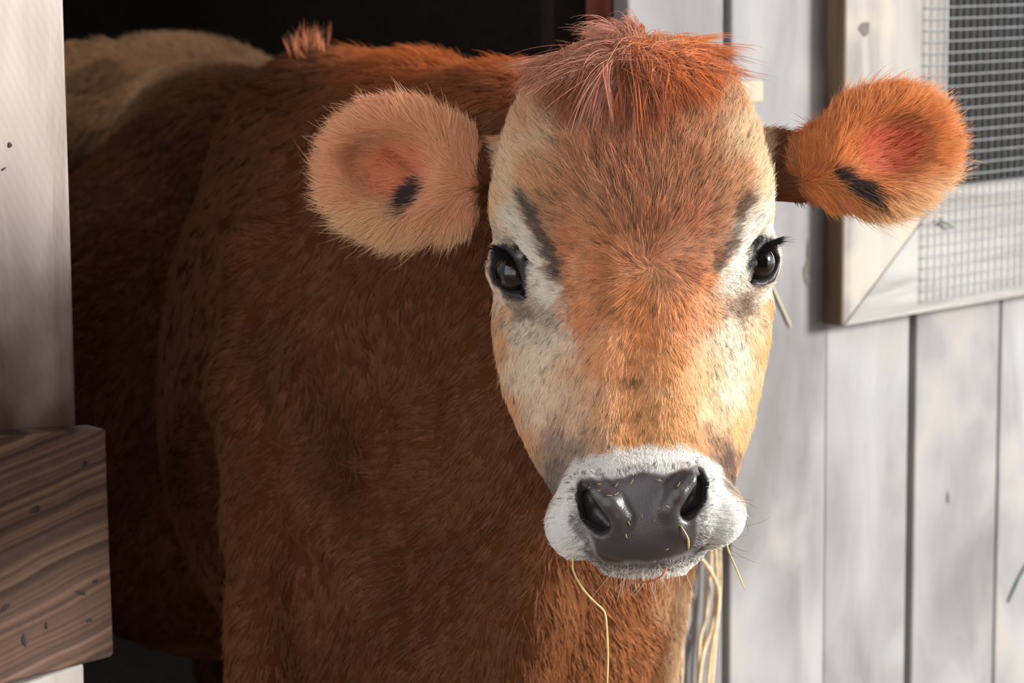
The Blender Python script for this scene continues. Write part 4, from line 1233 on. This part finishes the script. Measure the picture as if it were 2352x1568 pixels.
# --- whiskers and lashes
wv = BM['ring'] * (1 - BM['pad']) * (np.abs(BPX - 1470) > 120) * (BPY > 1120) * VIS
P, Nn, C, M = sample(wv, 120)
px, py = to_px(P)
v = np.stack([px - 1472, py - 1150, 30 * np.ones(len(P))], 1)
wk1 = strands(P, Nn, tangent(v, Nn), np.tile(lin((60, 50, 46)), (len(P), 1)), 44, 0.8, 0.3, 1, 1.0, 0.0, 0.05, npt=6, jitter=0.2, lj=0.5)
wv = BM['head'] * np.exp(-((BPY - 1308) / 14.0) ** 2) * (np.abs(BPX - 1480) < 150) * (BV[:, 2] > 60)
P, Nn, C, M = sample(wv, 90)
v = np.stack([rng.normal(0, 0.35, len(P)), np.ones(len(P)), 0.2 * np.ones(len(P))], 1)
wk2 = strands(P, Nn, nrm(v), np.tile(lin((235, 225, 210)), (len(P), 1)), 32, 0.15, 0.26, 1, 1.0, 0.0, 0.05, npt=6, jitter=0.2, lj=0.5)

def join(*hs):
    k = max(h[0].shape[1] for h in hs)
    outp, outr, outc = [], [], []
    for p, r, c in hs:
        if p.shape[1] != k:
            raise ValueError('strand lengths differ')
        outp.append(p); outr.append(r); outc.append(c)
    return np.concatenate(outp), np.concatenate(outr), np.concatenate(outc)

def hair(name, h, label=None, mat=None):
    o = curves_obj(name, *h, mat or M_hair, cow, COW_O)
    if label: o['label'] = label
    return o
hair('face_hair', face_h, 'short fawn and white hair of the face')
hair('ear_hair', ear_h, 'soft orange fringe of the ears')
hair('coat_hair', body_h, 'red-brown coat of neck and trunk')
hair('forelock', lock_h, 'tousled red-brown tuft on the poll')
hair('withers_tuft', tuft_h, 'wispy tuft on the withers')
hair('whiskers', join(wk1, wk2), 'fine whiskers round the muzzle')
for C_, r_, n_, e1, e2 in EYEF:
    k = 120
    a = rng.uniform(-0.95, 0.55, k)
    rootp = C_ + np.outer(a, e1) * r_ * 0.95 + np.outer(np.sqrt(np.maximum(0, 1 - a * a)) * 0.80 + 0.04, e2) * r_ + np.outer(np.sqrt(np.maximum(0.15, 1.15 - a * a * 0.7 - 0.45)), n_) * r_
    rootp = rootp + n_ * 5.0
    sx_ = -1.0 if n_[0] < 0 else 1.0
    dr = np.tile(np.array([1.0 * sx_, 0.22, 0.35]), (k, 1)) + n_ * 0.3 + np.outer(a, e1) * 0.3 + rng.normal(0, 0.10, (k, 3))
    dr = nrm(dr)
    lash = strands(rootp, np.tile(e2, (k, 1)), tangent(dr, np.tile(e2, (k, 1))), np.tile(lin((22, 18, 20)), (k, 1)), 44 - 16 * (a > 0.1), 0.12, 0.6, 2, 1.0, 0.0, 0.02, npt=6, bend=1.4)
    hair('eyelashes', lash, 'dark eyelashes')
print('strands', sum(len(h[0]) for h in (face_h, ear_h, body_h, lock_h)))
# ------------------------------------------------------------------ small things
M_straw = plain_mat('dry_straw', (196, 176, 116), 0.6, 0.0, 0.12)
M_straw_pale = plain_mat('bleached_straw', (216, 204, 168), 0.6, 0.0, 0.1)
M_redblade = plain_mat('red_brown_blade', (150, 72, 48), 0.6, 0.0, 0.15)
M_green = plain_mat('grey_green_blade', (92, 116, 102), 0.7, 0.0, 0.15)
M_twine = plain_mat('sisal_twine', (206, 186, 152), 0.8, 0.0, 0.18)
M_hole = plain_mat('dark_knot', (40, 32, 28), 0.8, 0.0, 0.25)
M_greyknot = plain_mat('grey_knot', (92, 88, 84), 0.8, 0.0, 0.2)
M_block = wood_mat('cream_block', (176, 160, 138), (198, 184, 162), (210, 198, 180), scale=(9, 9, 1.2), bump=0.15)
M_hay = plain_mat('hay_bits', (160, 148, 112), 0.7, 0.0, 0.2)

def stem(name, pts, rad, mat, label, cat, group=None, n=16, flat=None):
    W = to_world(np.array([U(*p) for p in pts]))
    path = smooth_path(W, n)
    r = np.interp(np.linspace(0, 1, n), [0, 0.1, 0.85, 1], [0.7, 1, 0.9, 0.35]) * rad * K
    V, Fc = tube(path, r, 6)
    o = mesh_obj(name, V, Fc, mat, None, path[0], True)
    tag(o, label, cat, group); return o

stem('straw_stem', [(1316, 1274, 196), (1317, 1308, 214), (1330, 1338, 216), (1347, 1362, 216), (1368, 1384, 214), (1388, 1404, 212), (1393, 1432, 212), (1396, 1490, 212), (1396, 1540, 210), (1393, 1600, 208)], 2.6, M_straw,
     'long bent straw hanging from the mouth corner on the shaded side', 'straw', n=40)
stem('straw_stem', [(1664, 1236, 150), (1674, 1266, 168), (1690, 1304, 172), (1711, 1353, 174)], 2.6, M_straw,
     'short straight straw poking out below the sunlit side of the lip', 'straw')
stem('grass_blade', [(1532, 1300, 226), (1524, 1318, 240), (1506, 1330, 242), (1480, 1336, 240), (1450, 1334, 238)], 2.4, M_redblade,
     'small red-brown blade curling under the chin', 'grass')

def wall_stem(name, pts, rad, mat, label, cat, n=14):
    W = []
    for px, py, off in pts:
        a, b = on_wall(px, py, off); W.append(wp(a, b, off))
    path = smooth_path(np.array(W), n)
    V, Fc = tube(path, np.interp(np.linspace(0, 1, n), [0, 0.9, 1], [1, 0.9, 0.4]) * rad, 6)
    o = mesh_obj(name, V, Fc, mat, None, path[0], True)
    if label: tag(o, label, cat)
    return o
wall_stem('straw_stem', [(1770, 650, .004), (1795, 704, .004), (1817, 752, .004)], 0.0013, M_straw_pale, 'pale blurred straw stuck on the grey wall beside the sunlit eye', 'straw')
wall_stem('grass_blade', [(2366, 1284, .003), (2340, 1330, .003), (2316, 1384, .003)], 0.0016, M_green, 'grey-green grass blade on the wall at the right edge', 'grass')
wall_stem('wire_nail', [(2158, 503, FO + .006), (2174, 513, FO + .006), (2192, 524, FO + .006)], 0.0016, M_green, 'dark bent nail on the rail under the wire mesh', 'nail')

# baling twine on a nail behind the chin
tw = empty('baling_twine', wp(*on_wall(1640, 1250, .01), .01))
tag(tw, 'loops of pale baling twine hanging on the wall below the chin', 'twine')
for pts, rr in [([(1640, 1240, .012), (1646, 1330, .014), (1636, 1430, .014), (1612, 1510, .012), (1598, 1640, .012)], .0024),
                ([(1606, 1278, .02), (1632, 1312, .022), (1650, 1360, .02), (1644, 1430, .016), (1630, 1520, .014), (1622, 1640, .012)], .0022),
                ([(1634, 1250, .01), (1628, 1340, .012), (1620, 1420, .010), (1606, 1480, .010), (1604, 1640, .010)], .0022),
                ([(1652, 1240, .010), (1654, 1330, .012), (1650, 1400, .011), (1640, 1500, .010), (1630, 1640, .010)], .0020),
                ([(1556, 1420, .03), (1564, 1470, .03), (1566, 1520, .03), (1560, 1640, .028)], .0022)]:
    W = np.array([wp(*on_wall(px, py, off), off) for px, py, off in pts])
    path = smooth_path(W, 24)
    V, Fc = tube(path, rr, 7)
    mesh_obj('strand', V, Fc, M_twine, tw, path[0], True)

# cream block behind the poll
a0, b0 = on_wall(1640, 244, .024); a1, b1 = on_wall(1755, 184, .024)
o = wall_box('wood_block', a0, a1, b0, b1, .0035, .024, M_block)
tag(o, 'small cream wooden block on the wall behind the poll', 'block')

# knots and chips, as shallow inlays
def inlay(parent, px, py, rw, rh, off, ang, mat, name='knot'):
    s_, h_ = on_wall(px, py, off)
    z = FPX / np.linalg.norm(wp(s_, h_, off) - CAM_LOC)      # pixels per metre
    rw, rh = rw / z / math.cos(math.radians(50)), rh / z
    n = 12; c = wp(s_, h_, off)
    V = [c + WN * 0.0012]
    for ring, rs, hh in ((0, 0.6, 0.0009), (1, 1.0, -0.0006)):
        for i in range(n):
            t = 2 * math.pi * i / n
            k = rs * (1 + 0.14 * math.sin(3 * t + px) + 0.08 * math.cos(5 * t + py))
            x, y = rw * k * math.cos(t), rh * k * math.sin(t)
            x, y = x * math.cos(ang) - y * math.sin(ang), x * math.sin(ang) + y * math.cos(ang)
            V.append(c + WD * x + UPV * y + WN * hh)
    Fc = [(0, 1 + i, 1 + (i + 1) % n) for i in range(n)] + [(1 + i, 1 + n + i, 1 + n + (i + 1) % n, 1 + (i + 1) % n) for i in range(n)]
    return mesh_obj(name, np.array(V), Fc, mat, parent, c, True)
for px, py, rw, rh, a in [(192, 1065, 7, 9, 0.3), (186, 1360, 11, 7, -0.4), (205, 1424, 7, 5, 0), (219, 1334, 6, 5, 0), (55, 1470, 5, 20, 0.1), (106, 1436, 3, 11, 0), (10, 1396, 12, 7, 0.5), (80, 1170, 12, 9, 0.2)]:
    inlay(stall_board, px, py, rw, rh, LO, a, M_hole)
for px, py, rw, rh in [(22, 333, 5, 8), (8, 388, 6, 3)]:
    inlay(post, px, py, rw, rh, PO, 0.4, M_hole)
boards = [c for c in wall_r.children if c.name.startswith('board')]
boards.sort(key=lambda c: float(np.dot(np.array(parent_world(c)) - W0, WD)))
inlay(boards[1], 1852, 628, 9, 34, 0.0022, 0.05, M_greyknot)
inlay(boards[1], 1856, 590, 5, 44, 0.0022, 0.0, M_greyknot, 'crack')
inlay(boards[3], 2177, 1143, 4, 18, 0.0032, 0.1, M_greyknot)
stile = [c for c in win.children if c.name.startswith('frame_stile')][0]
inlay(stile, 1985, 66, 16, 20, FO, 0.1, M_greyknot)

# bits of hay on the nose
fm = (BV[:, 2] > 120) & (BPX > 1280) & (BPX < 1680) & (BPY > 1040) & (BPY < 1300)
fP, fN, fX, fY = BV[fm], BN[fm], BPX[fm], BPY[fm]
def on_nose(px, py):
    d = (fX - px) ** 2 + (fY - py) ** 2
    c = np.argsort(d)[:6]
    return c[np.argmax(fP[c, 2])]
bits = [(697, 602, 20, 30), (845, 600, 62, 44), (952, 580, 60, 52), (1210, 573, -15, 52), (1345, 605, 70, 50), (845, 682, 48, 60), (782, 692, 2, 44), (702, 658, 0, 18), (960, 880, 80, 26),
        (957, 937, -55, 44), (1247, 787, -30, 34), (942, 1048, -70, 40), (620, 642, 10, 22), (1032, 885, 75, 36), (1195, 573, 80, 30), (1140, 930, 70, 30), (1180, 800, 10, 26), (1270, 1150, 20, 30)]
proto = None
for i, (x, y, ang, ln) in enumerate(bits):
    px, py = 1180 + x / 3.563, 940 + y / 3.563
    j = on_nose(px, py); p, nn = fP[j], fN[j]
    t = np.array([math.cos(math.radians(ang)), -math.sin(math.radians(ang)), 0]); t = t - nn * (t @ nn); t /= np.linalg.norm(t)
    h = ln / 3.563 / 2
    pts = np.array([p - t * h + nn * 1.0, p + nn * 1.8 + np.cross(nn, t) * h * 0.15, p + t * h + nn * 1.0])
    path = smooth_path(to_world(pts), 6)
    V, Fc = tube(path, np.array([.5, 1, 1, 1, .9, .5]) * 0.95 * K, 5)
    o = mesh_obj('hay_fragment', V, Fc, M_hay, None, path[0], True)
    tag(o, 'tiny hay fragment stuck to the dark nose pad', 'hay', 'hay fragments on the nose pad')
j = on_nose(1568, 1200)
def nose_path(pts): return [tuple(q) for q in pts]
pp = []
for (px, py, lift_) in [(1566, 1206, 2), (1572, 1222, 5), (1578, 1240, 5), (1581, 1262, 2)]:
    j = on_nose(px, py); pp.append(fP[j] + fN[j] * lift_)
path = smooth_path(to_world(np.array(pp)), 10)
V, Fc = tube(path, np.interp(np.linspace(0, 1, 10), [0, .6, .85, 1], [1.3, 1.8, 3.0, .8]) * K, 6)
o = mesh_obj('hay_stalk', V, Fc, M_straw, None, path[0], True)
tag(o, 'damp hay stalk stuck below the right-hand nostril', 'hay')
